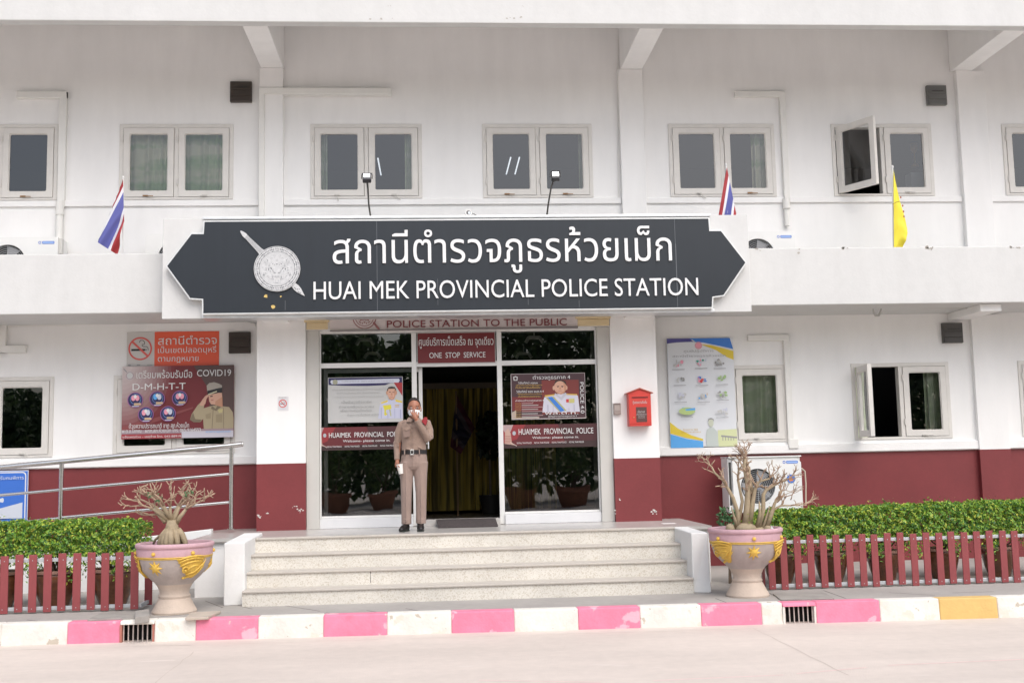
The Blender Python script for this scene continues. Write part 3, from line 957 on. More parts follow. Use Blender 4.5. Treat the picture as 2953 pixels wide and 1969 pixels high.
for (xa, ya), (xb, yb) in (((1453, 80), (1453, 600)), ((380, 182), (377, 690)), ((-330, 250), (-345, 760))):
    pa, pb = hp(xa, ya), hp(xb, yb)
    MB().tube([(pb.x, hy, pb.z), (pb.x, hy, pa.z)], .029, 12).build('post', steel, HR, smooth=40)
    MB().tube([(pb.x, hy, pb.z), (pb.x, hy, pb.z + .008)], .05, 14).build('flange', steel, HR)

# ------------------------------------------------------------------ the big sign over the entrance
SY = 14.13                                   # front of the white backing box
SG = thing('station_sign', 'dark slate police station sign with arrow shaped ends and white Thai and English letters', 'sign', (0.4, SY, 3.4))
bl, br = at(373, 610, SY), at(1722, 610, SY)
zt_, zb_ = at(1000, 498, SY).z, at(1000, 723, SY).z
bk = MB()
bk.box(bl.x, bl.x + .52, SY, BALC - .001, zb_ - .01, zt_)
bk.box(br.x - .52, br.x, SY, BALC - .001, zb_ - .01, zt_)
bk.box(bl.x + .52, br.x - .52, SY + .02, BALC - .001, zb_ + .03, zt_ - .02)
bk.build('backing', white_par, SG, bevel=.006)
tr = MB()
tr.box(bl.x + .50, br.x - .50, SY - .03, BALC - .002, zt_ - .019, zt_ + .010)
tr.box(bl.x + .50, br.x - .50, SY - .03, BALC - .002, zb_ - .012, zb_ + .029)
tr.build('metal_trim', alu, SG, bevel=.004)
PY = SY - .11
outline = [(470, 507), (468, 538), (440, 538), (384, 611), (437, 684), (467, 686), (467, 715), (1635, 709), (1636, 681), (1662, 677), (1712, 603), (1656, 531), (1629, 531), (1627, 505)]
op = [(at(a, b, PY).x, at(a, b, PY).z) for a, b in outline]
# make the panel regular: flat top and bottom
zt2_, zb2_ = (op[0][1] + op[13][1]) / 2, (op[6][1] + op[7][1]) / 2
op[0] = (op[0][0], zt2_); op[13] = (op[13][0], zt2_); op[6] = (op[6][0], zb2_); op[7] = (op[7][0], zb2_)
slate = mat('slate_panel', (0.019, 0.024, 0.031), 0.36, var=0.07, vscale=2.2, stretch=(5, 1, 0.25), var2=(3, .05), spec=.5)
pn = MB(); pn.prism(op, PY, PY + .02); pn.build('panel', slate, SG, bevel=.002)
cx_ = sum(p[0] for p in op) / len(op); cz_ = (zt2_ + zb2_) / 2
def grow(p, k):
    n = len(p); out = []
    for i in range(n):
        a, b, c = Vector(p[i - 1]), Vector(p[i]), Vector(p[(i + 1) % n])
        d1 = (b - a).normalized(); d2 = (c - b).normalized()
        n1 = Vector((d1.y, -d1.x)); n2 = Vector((d2.y, -d2.x))
        m_ = (n1 + n2); m_ = m_ / max(m_.length_squared, .3) * 2 * k
        out.append((b.x + m_.x, b.y + m_.y))
    return out
rev = op
big = grow(rev, .018); 
if abs(big[3][0] - cx_) < abs(op[3][0] - cx_): big = grow(rev, -.018)
eg = MB(); eg.ring(big, op, PY + .003, SY - .001); eg.build('edge_trim', mat('trim_white', (.74, .75, .74), .35, metal=.3, var=.1, vscale=8), SG, bevel=.002)
se = MB()
for px in (866, 1553):
    q = at(px, 610, PY); se.box(q.x - .003, q.x + .003, PY - .0025, PY - .0005, zb2_ + .005, zt2_ - .005)
se.build('panel_seam', mat('seam_grey', (.12, .13, .145), .4), SG)
letter_m = mat('letter_white', (0.80, 0.80, 0.80), 0.4, var=.06, vscale=8)
def tbox(x0, y0, x1, y1, Y):
    a, b = at(x0, (y0 + y1) / 2, Y), at(x1, (y0 + y1) / 2, Y)
    c, d = at((x0 + x1) / 2, y1, Y), at((x0 + x1) / 2, y0, Y)
    return a.x, b.x, c.z, d.z
LY = PY - .022
def slanted(mb, rise):                       # keep the line parallel to the panel edges
    return mb
t_ = MB(); t_.text('สถานีตำรวจภูธรห้วยเม็ก', *tbox(764, 521, 1543, 627, LY), LY, bold=.022, depth=.021); t_.build('thai_lettering', letter_m, SG)
t_ = MB(); t_.text('HUAI MEK PROVINCIAL POLICE STATION', *tbox(720, 642, 1604, 683, LY), LY, bold=-.004, depth=.021); t_.build('english_lettering', letter_m, SG)
# emblem: pierced round shield over a sheathed sword
EM = at(637, 618, PY); er = at(690, 618, PY).x - EM.x
pix = er / 53.0
ink = mat('emblem_piercing', (0.10, 0.11, 0.125), .5); ink2 = mat('emblem_grey', (.47, .48, .49), .5)
def ept(a, b): q = at(a, b, PY); return Vector((q.x, 0, q.z))
e = MB()
sw0, sw1 = ept(553, 531), ept(697, 677)
ax = (sw1 - sw0).normalized(); pr = Vector((ax.z, 0, -ax.x))
def swp(t, w): q = sw0 + (sw1 - sw0) * t + pr * w * pix; return (q.x, q.z)
prof = [(0, 1), (.02, 3), (.06, 5), (.12, 4.6), (.3, 6), (.35, 8), (.38, 8), (.42, 6), (.5, 6), (.86, 6.2), (.89, 7.2), (.93, 6.4), (.98, 3), (1.02, 0.3)]
poly = [swp(t, w) for t, w in prof] + [swp(t, -w) for t, w in reversed(prof)]
e.prism(poly[::-1] if True else poly, PY - .016, PY - .001, 0)
for k in range(26):
    t = .09 + .27 * k / 25
    for w in (-3.6, -1.2, 1.2, 3.6):
        q = swp(t, w + (.7 if k % 2 else -.7)); e.disc(q, .75 * pix, PY - .0175, 6, 1)
for k in range(8):
    q = swp(.875 + .1 * k / 8, random.uniform(-5, 5)); e.disc(q, 1.2 * pix, PY - .0175, 6, 1)
emblem_m = mat('emblem_silver', (.60, .605, .61), .4, var=.12, vscale=22)
o1 = e.build('emblem_sword', [emblem_m, ink], SG)
e = MB()
c2 = (EM.x, EM.z)
circ = [(c2[0] + er * math.cos(2 * math.pi * k / 64), c2[1] + er * math.sin(2 * math.pi * k / 64)) for k in range(64)]
e.prism(circ, PY - .03, PY - .001, 0)
yk = PY - .0315
e.annulus(c2, er * .955, er * .968, yk, 64, 1); e.annulus(c2, er * .76, er * .775, yk, 64, 1); e.annulus(c2, er * .70, er * .712, yk, 64, 2)
for k in range(24):
    a = 2 * math.pi * k / 24
    for dr_, da, s_ in ((0, 0, 1.5), (5, 0, 1.1), (-5, 0, 1.1), (0, .085, 1.3), (0, -.085, 1.3)):
        rr = er * .865 + dr_ * pix * .9
        e.disc((c2[0] + rr * math.cos(a + da), c2[1] + rr * math.sin(a + da)), s_ * pix * (1.15 if k % 2 else .9), yk, 6, 1)
for k in range(48):
    a = 2 * math.pi * (k + .5) / 48; rr = er * (.80 if k % 2 else .93)
    e.disc((c2[0] + rr * math.cos(a), c2[1] + rr * math.sin(a)), .75 * pix, yk, 5, 1)
for k in range(150):                         # mirrored filigree of the face in the middle
    rr = er * .66 * math.sqrt(random.random()); a = random.uniform(-math.pi / 2, math.pi / 2)
    if random.random() < .35: rr = er * random.choice((.2, .36, .52, .62)); 
    x, z = rr * math.cos(a), rr * math.sin(a); r0 = random.uniform(.5, 1.3) * pix; mi = 2 if random.random() < .85 else 1
    for s_ in (1, -1): e.disc((c2[0] + s_ * x, c2[1] + z), r0, yk - (.0005 if s_ > 0 else .0003), 6, mi, rz=r0 * random.uniform(.5, 1.6))
e.build('emblem_shield', [emblem_m, ink, ink2], SG)
gd = MB()
for a, b, s_ in ((611, 680, 5), (628, 704, 5.5), (645, 681, 2.2)):
    q = ept(a, b); gd.sheet([(q.x + s_ * pix * random.uniform(.6, 1.2) * math.cos(2 * math.pi * k / 7), q.z + s_ * pix * random.uniform(.6, 1.2) * math.sin(2 * math.pi * k / 7)) for k in range(7)], PY - .003)
gd.build('gold_flake', mat('old_gold', (.72, .52, .17), .4, var=.3, vscale=60), SG)
st_ = MB()
for a, b0, b1 in ((655, 690, 712), (1212, 640, 700), (1552, 560, 680), (1005, 640, 700), (1330, 690, 706)):
    q0, q1 = ept(a, b0), ept(a, b1); st_.box(q0.x - .002, q0.x + .002, PY - .0022, PY - .0004, q1.z, q0.z)
st_.build('drip_stain', mat('stain_grey', (.15, .16, .175), .5), SG)

# floodlights standing on top of the sign
def flood(name, label, foot, pole, head, tilt):
    t = thing(name, label, 'floodlight', (foot.x, foot.y, foot.z), 'floodlights on the sign')
    MB().tube(pole, .011, 8).build('pole', mat('pole_iron', (.06, .055, .05), .5, metal=.5), t, smooth=True)
    M_ = Matrix.Translation(head) @ Matrix.Rotation(tilt, 4, 'X')
    def place(mb):
        mb.v = [tuple(M_ @ Vector(v)) for v in mb.v]; return mb
    place(MB().box(-.055, .055, -.03, .05, -.065, .035)).build('housing', mat('lamp_housing', (.045, .045, .05), .35, metal=.4), t, bevel=.008)
    place(MB().box(-.042, .042, -.036, -.031, -.035, .028)).build('lens', mat('lamp_lens', (.75, .78, .8), .12, metal=.6), t)
    place(MB().tube([(-.068, 0, -.03), (-.068, .0, .035), (-.04, .01, .07), (.04, .01, .07), (.068, 0, .035), (.068, 0, -.03)], .006, 6)).build('bracket', black_p, t)
    place(MB().tube([(-.07, .02, .075), (-.02, .02, .07), (.07, .02, .078)], .005, 6)).build('wire', black_p, t)
yf = SY + .12
def fl(a, b): return at(a, b, yf)
ft = fl(851, 497); flood('floodlight', 'black floodlight on a bent upright pole on the sign, left of centre', ft, [Vector((ft.x, yf, ft.z)), fl(847, 470), fl(845, 436), fl(843, 418)], fl(843, 408) + Vector((0, -.03, 0)), R(-25))
ft = fl(1256, 496); flood('floodlight', 'black floodlight on a straight leaning pole on the sign, right of centre', ft, [Vector((ft.x, yf, ft.z)), fl(1260, 465), fl(1266, 430), fl(1272, 414)], fl(1275, 404) + Vector((0, -.03, 0)), R(-20))
ft = fl(1076, 497)
t = thing('floodlight', 'round floodlight lying low on the top edge of the sign between the two pole lights', 'floodlight', ft, 'floodlights on the sign')
q = fl(1076, 490)
MB().ell((q.x, yf, q.z), (.05, .04, .048)).build('housing', mat('lamp_grey', (.20, .19, .18), .4, metal=.3), t, smooth=True)
MB().annulus((q.x, q.z), .03, .048, yf - .038, 24).build('rim', alu_white, t)
MB().disc((q.x + .01, q.z - .004), .018, yf - .043).build('lens', MATS['lamp_lens'], t)
MB().tube([(q.x + .05, yf, q.z), (q.x + .1, yf - .02, q.z - .03)], .005, 6).build('wire', black_p, t)

# ------------------------------------------------------------------ flat printed things
def rect_px(mb, x0, y0, x1, y1, Y, mi):
    a, b, c, d = tbox(x0, y0, x1, y1, Y)
    mb.sheet([(a, c), (b, c), (b, d), (a, d)], Y, mi)
class Print:
    """a board or sheet with its artwork; coordinates are those of an enlargement of the photo"""
    def __init__(self, name, label, cat, z, corners, y, thick, base, group=None, border=None):
        self.z = z; self.y = y
        x0, y0, x1, y1 = corners
        a, b = z(x0, y0), z(x1, y1)
        self.X0, self.X1, self.Z0, self.Z1 = tbox(a[0], a[1], b[0], b[1], y)
        self.x0, self.y0, self.x1, self.y1 = corners
        self.t = thing(name, label, cat, ((self.X0 + self.X1) / 2, y, self.Z0), group)
        MB().box(self.X0, self.X1, y, y + thick, self.Z0, self.Z1).build('panel', base, self.t)
        self.art, self.mats, self.k = MB(), [], 0
        self.let = MB(); self.lm = []
    def mp(self, a, b):
        u = (a - self.x0) / (self.x1 - self.x0); v = (b - self.y0) / (self.y1 - self.y0)
        return (self.X0 + u * (self.X1 - self.X0), self.Z1 - v * (self.Z1 - self.Z0))
    def mi(self, m, lst):
        if m not in lst: lst.append(m)
        return lst.index(m)
    def nexty(self):
        self.k += 1
        return self.y - .0012 - .0004 * self.k
    def poly(self, pts, m):
        p = [self.mp(*q) for q in pts]
        ar = sum(p[i - 1][0] * p[i][1] - p[i][0] * p[i - 1][1] for i in range(len(p)))
        if ar < 0: p = p[::-1]
        self.art.sheet(p, self.nexty(), self.mi(m, self.mats)); return self
    def rect(self, x0, y0, x1, y1, m): return self.poly([(x0, y0), (x1, y0), (x1, y1), (x0, y1)], m)
    def oval(self, cx, cy, rx, ry, m, n=24): return self.poly([(cx + rx * math.cos(2 * math.pi * k / n), cy + ry * math.sin(2 * math.pi * k / n)) for k in range(n)], m)
    def ringo(self, cx, cy, r0, r1, m):
        c = self.mp(cx, cy); s = abs(self.mp(cx + 1, cy)[0] - c[0])
        self.art.annulus(c, r0 * s, r1 * s, self.nexty(), 36, self.mi(m, self.mats)); return self
    def line(self, pts, w, m):
        for (a, b), (c, d) in zip(pts, pts[1:]):
            L = math.hypot(c - a, d - b) or 1; nx, ny = -(d - b) / L * w / 2, (c - a) / L * w / 2
            self.poly([(a + nx, b + ny), (c + nx, d + ny), (c - nx, d - ny), (a - nx, b - ny)], m)
        return self
    def text(self, s, x0, y0, x1, y1, m, bold=.0, rot=False):
        a, c = self.mp(x0, y1); b, d = self.mp(x1, y0)
        self.let.text(s, a, b, c, d, self.y - .016, bold=bold, mi=self.mi(m, self.lm), rot90=rot); return self
    def done(self, lname='lettering', aname='artwork'):
        if self.art.f: self.art.build(aname, self.mats, self.t)
        if self.let.f: self.let.build(lname, self.lm, self.t)
        return self.t

ink_w = flat('print_white', (.74, .74, .73)); ink_k = flat('print_black', (.02, .02, .022)); ink_g = flat('print_grey', (.30, .30, .30)); ink_lg = flat('print_lightgrey', (.55, .55, .54))
ink_m = flat('print_maroon', (.17, .022, .026)); ink_dm = flat('print_dark_maroon', (.075, .02, .022)); ink_r = flat('print_red', (.62, .05, .05)); ink_or = flat('print_vermilion', (.78, .115, .055))
ink_n = flat('print_navy', (.025, .022, .09)); ink_b = flat('print_blue', (.05, .20, .62)); ink_lb = flat('print_skyblue', (.10, .38, .78)); ink_y = flat('print_yellow', (.72, .55, .05)); ink_gold = flat('print_gold', (.62, .40, .08))
ink_p = flat('print_pink', (.80, .33, .42)); ink_gr = flat('print_green', (.35, .52, .22)); ink_tan = flat('print_khaki', (.40, .33, .21)); ink_dt = flat('print_dark_khaki', (.20, .155, .10)); ink_skin = flat('print_skin', (.52, .27, .17)); ink_lskin = flat('print_light_skin', (.62, .36, .26)); ink_hair = flat('print_hair', (.035, .025, .022)); ink_lav = flat('print_lavender', (.58, .60, .70)); ink_teal = flat('print_teal', (.06, .36, .36))

# no smoking banner on the left wall
Z7 = zoom(340, 940, 360, 1660)
p = Print('no_smoking_banner', 'white and red no smoking banner with Thai text above the maroon poster', 'banner', Z7, (118, 74, 1345, 560), WALL - .012, .008, ink_lg)
p.rect(118, 74, 485, 560, flat('banner_white', (.60, .58, .555))); p.rect(485, 74, 1345, 560, ink_or)
rd_ = flat('ring_red', (.72, .12, .10))
p.rect(178, 298, 385, 325, ink_k); p.rect(360, 298, 385, 325, ink_g)
p.line([(285, 215), (295, 185), (330, 185), (352, 205), (350, 240), (318, 240)], 8, ink_k); p.line([(318, 250), (335, 268), (385, 270), (402, 290), (402, 320)], 8, ink_k)
p.ringo(297, 295, 136, 157, rd_); p.line([(195, 205), (392, 390)], 26, rd_)
p.rect(140, 505, 175, 520, ink_g).rect(255, 505, 300, 518, ink_g).rect(390, 512, 460, 518, ink_g)
p.text('สถานีตำรวจ', 535, 130, 1318, 250, ink_w, .02).text('เป็นเขตปลอดบุหรี่', 535, 268, 1312, 385, ink_w, .02).text('ตามกฎหมาย', 535, 412, 1075, 492, ink_w, .02)
p.done()

# maroon poster
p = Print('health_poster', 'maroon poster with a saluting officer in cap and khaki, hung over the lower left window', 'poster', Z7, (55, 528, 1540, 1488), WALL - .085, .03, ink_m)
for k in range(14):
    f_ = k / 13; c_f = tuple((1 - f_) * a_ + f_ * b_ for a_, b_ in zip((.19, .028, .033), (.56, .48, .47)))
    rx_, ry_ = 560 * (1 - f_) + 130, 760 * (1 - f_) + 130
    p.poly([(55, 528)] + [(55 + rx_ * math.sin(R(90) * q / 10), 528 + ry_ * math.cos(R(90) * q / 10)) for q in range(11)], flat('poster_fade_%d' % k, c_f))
p.poly([(1000, 528), (1540, 528), (1540, 1370), (1180, 1370), (1240, 900)], flat('poster_brown', (.095, .055, .05)))
p.poly([(60, 1330), (1000, 1080), (1000, 1100), (60, 1420)], flat('poster_streak', (.24, .06, .06)))
p.rect(55, 1372, 1540, 1425, flat('poster_band', (.35, .25, .28))); p.rect(850, 1400, 1540, 1488, flat('poster_foot', (.58, .56, .62))); p.rect(55, 1428, 850, 1488, flat('poster_red', (.36, .05, .06)))
p.oval(155, 650, 52, 58, ink_lg); p.ringo(155, 650, 42, 52, flat('ring_mauve', (.4, .3, .33))); p.line([(70, 555), (115, 605)], 14, ink_g)
# officer
p.poly([(960, 1250), (985, 1170), (1060, 1060), (1110, 1010), (1160, 1020), (1140, 1100), (1210, 1080), (1275, 1065), (1380, 1075), (1480, 1090), (1530, 1160), (1540, 1240), (1540, 1372), (1145, 1372), (1135, 1240), (1100, 1280), (1010, 1280)], ink_tan)
p.poly([(960, 1250), (1000, 1150), (1030, 1240), (1120, 1250), (1090, 1285), (1010, 1282)], ink_dt); p.poly([(1330, 1120), (1400, 1110), (1390, 1160), (1345, 1165)], flat('badge', (.52, .46, .22)))
p.poly([(1305, 1185), (1390, 1180), (1390, 1290), (1305, 1290)], flat('pocket', (.32, .26, .16))); p.poly([(1165, 1185), (1240, 1160), (1235, 1240), (1175, 1240)], flat('pocket', (.32, .26, .16)))
p.line([(1270, 1080), (1255, 1370)], 8, ink_dt); p.line([(1405, 1100), (1410, 1370)], 6, ink_dt); p.poly([(1250, 1070), (1300, 1110), (1330, 1060), (1380, 1080), (1310, 1140), (1240, 1110)], ink_dt)
p.poly([(1085, 1060), (1120, 990), (1160, 940), (1200, 915), (1210, 935), (1180, 975), (1165, 1040), (1130, 1070)], ink_lskin)
p.poly([(1205, 930), (1215, 1010), (1240, 1050), (1290, 1055), (1335, 1020), (1390, 970), (1385, 900), (1290, 895)], ink_lskin); p.poly([(1300, 1010), (1390, 950), (1395, 1090), (1290, 1060)], ink_skin)
p.poly([(1240, 985), (1275, 985), (1270, 1000), (1240, 1002)], flat('lips', (.45, .18, .14))); p.poly([(1225, 940), (1260, 932), (1262, 948), (1228, 952)], ink_hair)
p.poly([(1185, 850), (1180, 800), (1215, 765), (1280, 755), (1340, 775), (1385, 800), (1385, 830), (1370, 880), (1200, 925), (1192, 900)], flat('cap', (.38, .34, .29))); p.poly([(1190, 870), (1340, 835), (1385, 830), (1385, 890), (1195, 925)], ink_k); p.poly([(1200, 912), (1315, 872), (1320, 884), (1205, 926)], flat('braid', (.66, .62, .42)))
for cx, cy, L in ((233, 975, 'D'), (525, 965, 'M'), (825, 962, 'H'), (378, 1170, 'T'), (672, 1165, 'T')):
    p.oval(cx, cy, 100, 100, ink_n); p.ringo(cx, cy, 95, 104, flat('ring_violet', (.33, .12, .30))); p.ringo(cx + 5, cy - 10, 66, 72, flat('ring_blue', (.14, .26, .55)))
    p.oval(cx - 25, cy - 25, 28, 38, ink_p if L != 'M' else ink_lb); p.oval(cx + 28, cy - 25, 28, 38, ink_p if L in 'DH' else ink_lav); p.oval(cx, cy - 45, 20, 24, ink_w)
    p.rect(cx - 15, cy + 42, cx + 75, cy + 70, flat('cap_gold', (.60, .42, .26))); p.rect(cx - 40, cy + 78, cx + 50, cy + 88, ink_lav)
    p.text(L, cx - 72, cy + 35, cx - 28, cy + 78, ink_w, .03)
p.text('เตรียมพร้อมรับมือ', 245, 575, 985, 690, ink_w, .045).text('COVID19', 1050, 588, 1505, 675, ink_w, .05).text('D-M-H-T-T', 195, 758, 900, 845, ink_w, .09)
p.text('ด้วยความปรารถนาดี จาก สภ.ห้วยเม็ก', 155, 1280, 950, 1350, ink_w, .02).text('พ.ต.อ.โสภณ   ผกก.สภ.ห้วยเม็ก โทร. 065-9164553', 65, 1350, 1105, 1408, ink_w, .02)
p.text('แจ้งเหตุด่วน - เหตุร้าย โทร. 043-889191', 75, 1442, 860, 1485, ink_w, .02).text('สถานีตำรวจภูธรห้วยเม็ก', 1170, 1398, 1505, 1430, ink_lb, .0)
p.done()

# small sticker on the left entrance column
Z8 = zoom(700, 900, 400, 2091)
p = Print('no_smoking_sticker', 'small white no smoking sticker with a red ring on the left entrance column', 'sticker', Z8, (528, 1272, 690, 1485), COLY - .004, .003, flat('sticker_white', (.72, .71, .72)))
p.rect(565, 1374, 635, 1384, ink_k); p.line([(610, 1350), (640, 1355), (640, 1380)], 5, ink_g); p.ringo(604, 1376, 50, 62, ink_r); p.line([(566, 1330), (642, 1420)], 9, ink_r)
p.text('ห้ามสูบบุหรี่', 550, 1274, 660, 1300, ink_g).rect(560, 1448, 655, 1456, ink_lav).done()

# header sign between the mouldings, its upper half hidden by the big sign
p = Print('header_sign', 'grey header board lettered POLICE STATION TO THE PUBLIC in maroon over the door', 'sign', Z5, (318, -30, 1808, 212), COLY - .005, .03, flat('header_grey', (.66, .60, .585), .4))
p.let.text('POLICE STATION TO THE PUBLIC', *tbox(*Z5(660, 168 - 20), *Z5(1745, 197 - 5), COLY - .02)[:2], *[at(*Z5(1200, b), COLY - .02).z for b in (191, 149)], COLY - .024, bold=.05, depth=.008, mi=p.mi(flat('letter_maroon', (.20, .03, .036)), p.lm))
em = flat('header_emblem', (.30, .12, .12))
c_ = (522, 128)
p.ringo(*c_, 66, 72, em).ringo(*c_, 52, 56, em)
for k in range(26):
    a = random.uniform(0, math.pi); r_ = random.uniform(8, 48)
    for s_ in (1, -1): p.oval(522 + s_ * r_ * math.cos(a), 128 + r_ * math.sin(a) * .9, 3, 5, em, 6)
p.line([(575, 160), (610, 205)], 12, em)
p.poly([(318, 205), (1808, 200), (1808, 212), (318, 212)], flat('header_line', (.22, .20, .20)))
p.done()
MB().box(at(*Z5(318, 0), COLY).x, at(*Z5(1808, 0), COLY).x, COLY - .022, COLY + .019, 3.286, 3.304).build('header_ledge', grey_pil, B, bevel=.004)

# one stop service board above the doorway
p = Print('one_stop_sign', 'dark red ONE STOP SERVICE board with white Thai text in the transom over the doorway', 'sign', Z5, (847, 230, 1311, 409), GLY - .05, .012, flat('service_red', (.15, .014, .016)))
p.text('ศูนย์บริการเบ็ดเสร็จ ณ จุดเดียว', 853, 250, 1303, 322, ink_w, .02).text('ONE  STOP  SERVICE', 915, 347, 1253, 380, ink_w, .03)
for a in ((843, 226, 1315, 229), (843, 410, 1315, 413)): p.rect(*a, flat('service_edge', (.52, .5, .48)))
p.rect(842, 226, 845, 413, MATS['service_edge']).rect(1312, 226, 1315, 413, MATS['service_edge']); p.done()

# posters and banners stuck on the shop front glass
Z9 = zoom(920, 1060, 260, 1699)
Z10 = zoom(1440, 1060, 300, 1960)
p = Print('window_poster', 'white poster with a portrait of an officer in white uniform on the left entrance pane', 'poster', Z9, (168, 178, 1580, 1030), GLY - .012, .006, flat('poster_paper', (.50, .50, .49)))
p.poly([(180, 185), (1570, 185), (1570, 290), (1340, 300), (1250, 335), (900, 345), (500, 335), (180, 315)], ink_n); p.poly(rr_ := [(230, 225), (1510, 215), (1525, 250), (1500, 292), (240, 300), (212, 262)], ink_lav)
p.oval(305, 262, 48, 48, flat('seal_olive', (.36, .36, .26))); p.poly([(1410, 290), (1572, 290), (1572, 545)], flat('flag_red', (.36, .03, .035)))
p.poly([(1110, 965), (1140, 720), (1165, 660), (1300, 610), (1430, 610), (1565, 640), (1572, 965)], flat('white_uniform', (.52, .53, .66)))
p.poly([(1160, 665), (1290, 620), (1295, 650), (1180, 685)], ink_y).poly([(1440, 610), (1568, 645), (1562, 675), (1440, 645)], ink_y); p.poly([(1200, 720), (1350, 705), (1365, 780), (1230, 810)], flat('aiguillette', (.66, .60, .06))); p.line([(1245, 800), (1240, 900), (1275, 870)], 30, flat('aiguillette', (.66, .60, .06))); p.line([(1330, 790), (1350, 920)], 26, flat('cord_olive', (.45, .44, .25)))
p.rect(1425, 710, 1510, 722, ink_gold).rect(1425, 742, 1510, 752, ink_gold); p.oval(1285, 480, 18, 40, ink_skin).oval(1455, 480, 14, 40, ink_skin); p.oval(1370, 485, 82, 120, ink_lskin); p.poly([(1290, 460), (1283, 420), (1310, 375), (1370, 362), (1430, 375), (1456, 420), (1448, 460), (1430, 405), (1310, 405)], ink_hair)
p.poly([(1412, 400), (1448, 440), (1446, 520), (1415, 585), (1420, 500)], ink_skin).poly([(1310, 560), (1370, 605), (1432, 555), (1415, 600), (1370, 618), (1325, 600)], ink_skin)
for q_ in ((1165, 760, 1176, 960), (1290, 830, 1298, 960), (1420, 780, 1428, 960), (1525, 800, 1540, 962)): p.rect(*q_, flat('white_fold2', (.34, .36, .52)))
p.rect(1320, 464, 1352, 474, ink_hair).rect(1388, 468, 1420, 476, ink_hair).rect(1340, 560, 1400, 568, flat('lips', (.45, .18, .14))).poly([(1362, 485), (1378, 485), (1386, 530), (1354, 530)], ink_skin)
for s_, a in (('วิสัยทัศน์ สถานีตำรวจภูธร', (420, 240, 1410, 275)), ('เป็นองค์กรบังคับใช้กฎหมายที่ประชาชนเชื่อมั่น', (255, 385, 1260, 425)), ('มุ่งสู่ความเป็นมืออาชีพ เพื่อความสงบสุข', (335, 452, 1140, 492)), ('และความผาสุกของประชาชนในพื้นที่', (300, 528, 1215, 562)), ('เป็นตำรวจมืออาชีพ', (425, 615, 990, 665)), ('ทำงานเพื่อประชาชน', (380, 705, 1030, 750)), ('เพื่อความสงบเรียบร้อย', (405, 775, 990, 820)), ('ด้วยความซื่อสัตย์ สุจริต', (530, 865, 1120, 905))):
    p.text(s_, *a, ink_g if a[1] > 600 else flat('print_midgrey', (.38, .38, .38)), .0)
p.rect(168, 178, 1580, 184, ink_lg); p.done()

p = Print('window_poster', 'maroon POLICE 4.0 poster with blue sash portrait on the right entrance pane', 'poster', Z10, (222, 106, 1622, 966), GLY - .012, .006, flat('poster_rim', (.52, .47, .46)))
p.poly([(232, 114), (1614, 114), (1614, 950), (232, 950)], flat('poster_deep', (.065, .03, .036))); p.poly([(800, 235), (1500, 235), (1500, 880), (800, 880)], flat('poster_red2', (.19, .035, .03))); p.poly([(240, 540), (850, 560), (850, 830), (240, 800)], ink_m)
p.poly([(232, 950), (232, 830), (310, 790), (310, 930), (740, 915), (740, 950)], flat('temple_tan', (.45, .36, .30)))
p.poly([(800, 840), (840, 560), (1050, 500), (1270, 490), (1480, 535), (1510, 840)], flat('white_uniform2', (.60, .59, .68)))
p.poly([(1050, 480), (1160, 560), (1240, 470), (1270, 500), (1170, 620), (1040, 510)], flat('collar', (.50, .50, .56)))
p.poly([(850, 520), (1040, 500), (1040, 525), (860, 550)], ink_gold).poly([(1260, 495), (1465, 505), (1465, 530), (1265, 520)], ink_gold)
p.poly([(870, 560), (1020, 545), (1260, 815), (1120, 835)], flat('sash_edge', (.42, .42, .16))); p.poly([(905, 557), (990, 549), (1225, 818), (1140, 832)], ink_b); p.poly([(1255, 600), (1305, 598), (1305, 660), (1255, 662)], ink_r).poly([(1310, 590), (1410, 590), (1410, 670), (1310, 672)], flat('medals', (.55, .52, .20)))
p.poly([(1030, 330), (1060, 250), (1150, 230), (1250, 260), (1270, 330)], ink_hair); p.oval(1022, 385, 18, 40, ink_lskin).oval(1268, 385, 18, 40, ink_lskin); p.oval(1145, 375, 115, 120, ink_lskin); p.poly([(1070, 440), (1230, 440), (1220, 480), (1165, 510), (1090, 485)], ink_lskin)
p.poly([(1205, 270), (1262, 330), (1258, 420), (1215, 490), (1225, 400)], ink_skin).poly([(1070, 445), (1145, 490), (1225, 445), (1215, 480), (1150, 505), (1085, 485)], ink_skin).oval(1105, 366, 17, 7, ink_hair, 10).oval(1188, 366, 17, 7, ink_hair, 10)
for q_ in ((900, 700, 915, 835), (1000, 720, 1010, 835), (1395, 700, 1408, 830), (1300, 760, 1306, 835)): p.rect(*q_, flat('white_fold', (.42, .42, .52)))
p.rect(1085, 345, 1130, 353, ink_hair).rect(1165, 350, 1210, 360, ink_hair).rect(1110, 440, 1180, 448, flat('lips', (.45, .18, .14))).poly([(1138, 370), (1155, 370), (1165, 415), (1128, 415)], ink_skin)
p.poly([(265, 165), (310, 148), (355, 165), (345, 235), (275, 235)], ink_lg); p.oval(310, 195, 24, 26, flat('poster_deep', (.065, .03, .036)))
p.text('ตำรวจภูธรภาค 4', 635, 142, 1340, 240, ink_w, .04).text('POLICE 4.0', 1522, 285, 1592, 870, ink_w, .045, rot=True)
p.text('วิสัยทัศน์ vision', 355, 258, 725, 300, ink_w, .03).text('เป็นองค์กรบังคับใช้กฎหมาย', 315, 308, 805, 340, ink_gold).text('ที่ประชาชนเชื่อมั่น', 310, 345, 770, 385, ink_gold).text('วิสัยทัศน์ ของ ผบช.ภ.4', 318, 418, 835, 465, ink_w, .02).text('ใช้คุณธรรมนำการบริหาร', 345, 475, 800, 508, ink_gold).text('เป็นที่ศรัทธาของประชาชน', 350, 518, 770, 550, ink_gold).text('ค่านิยมตำรวจภูธรภาค 4', 300, 592, 835, 640, ink_w, .03)
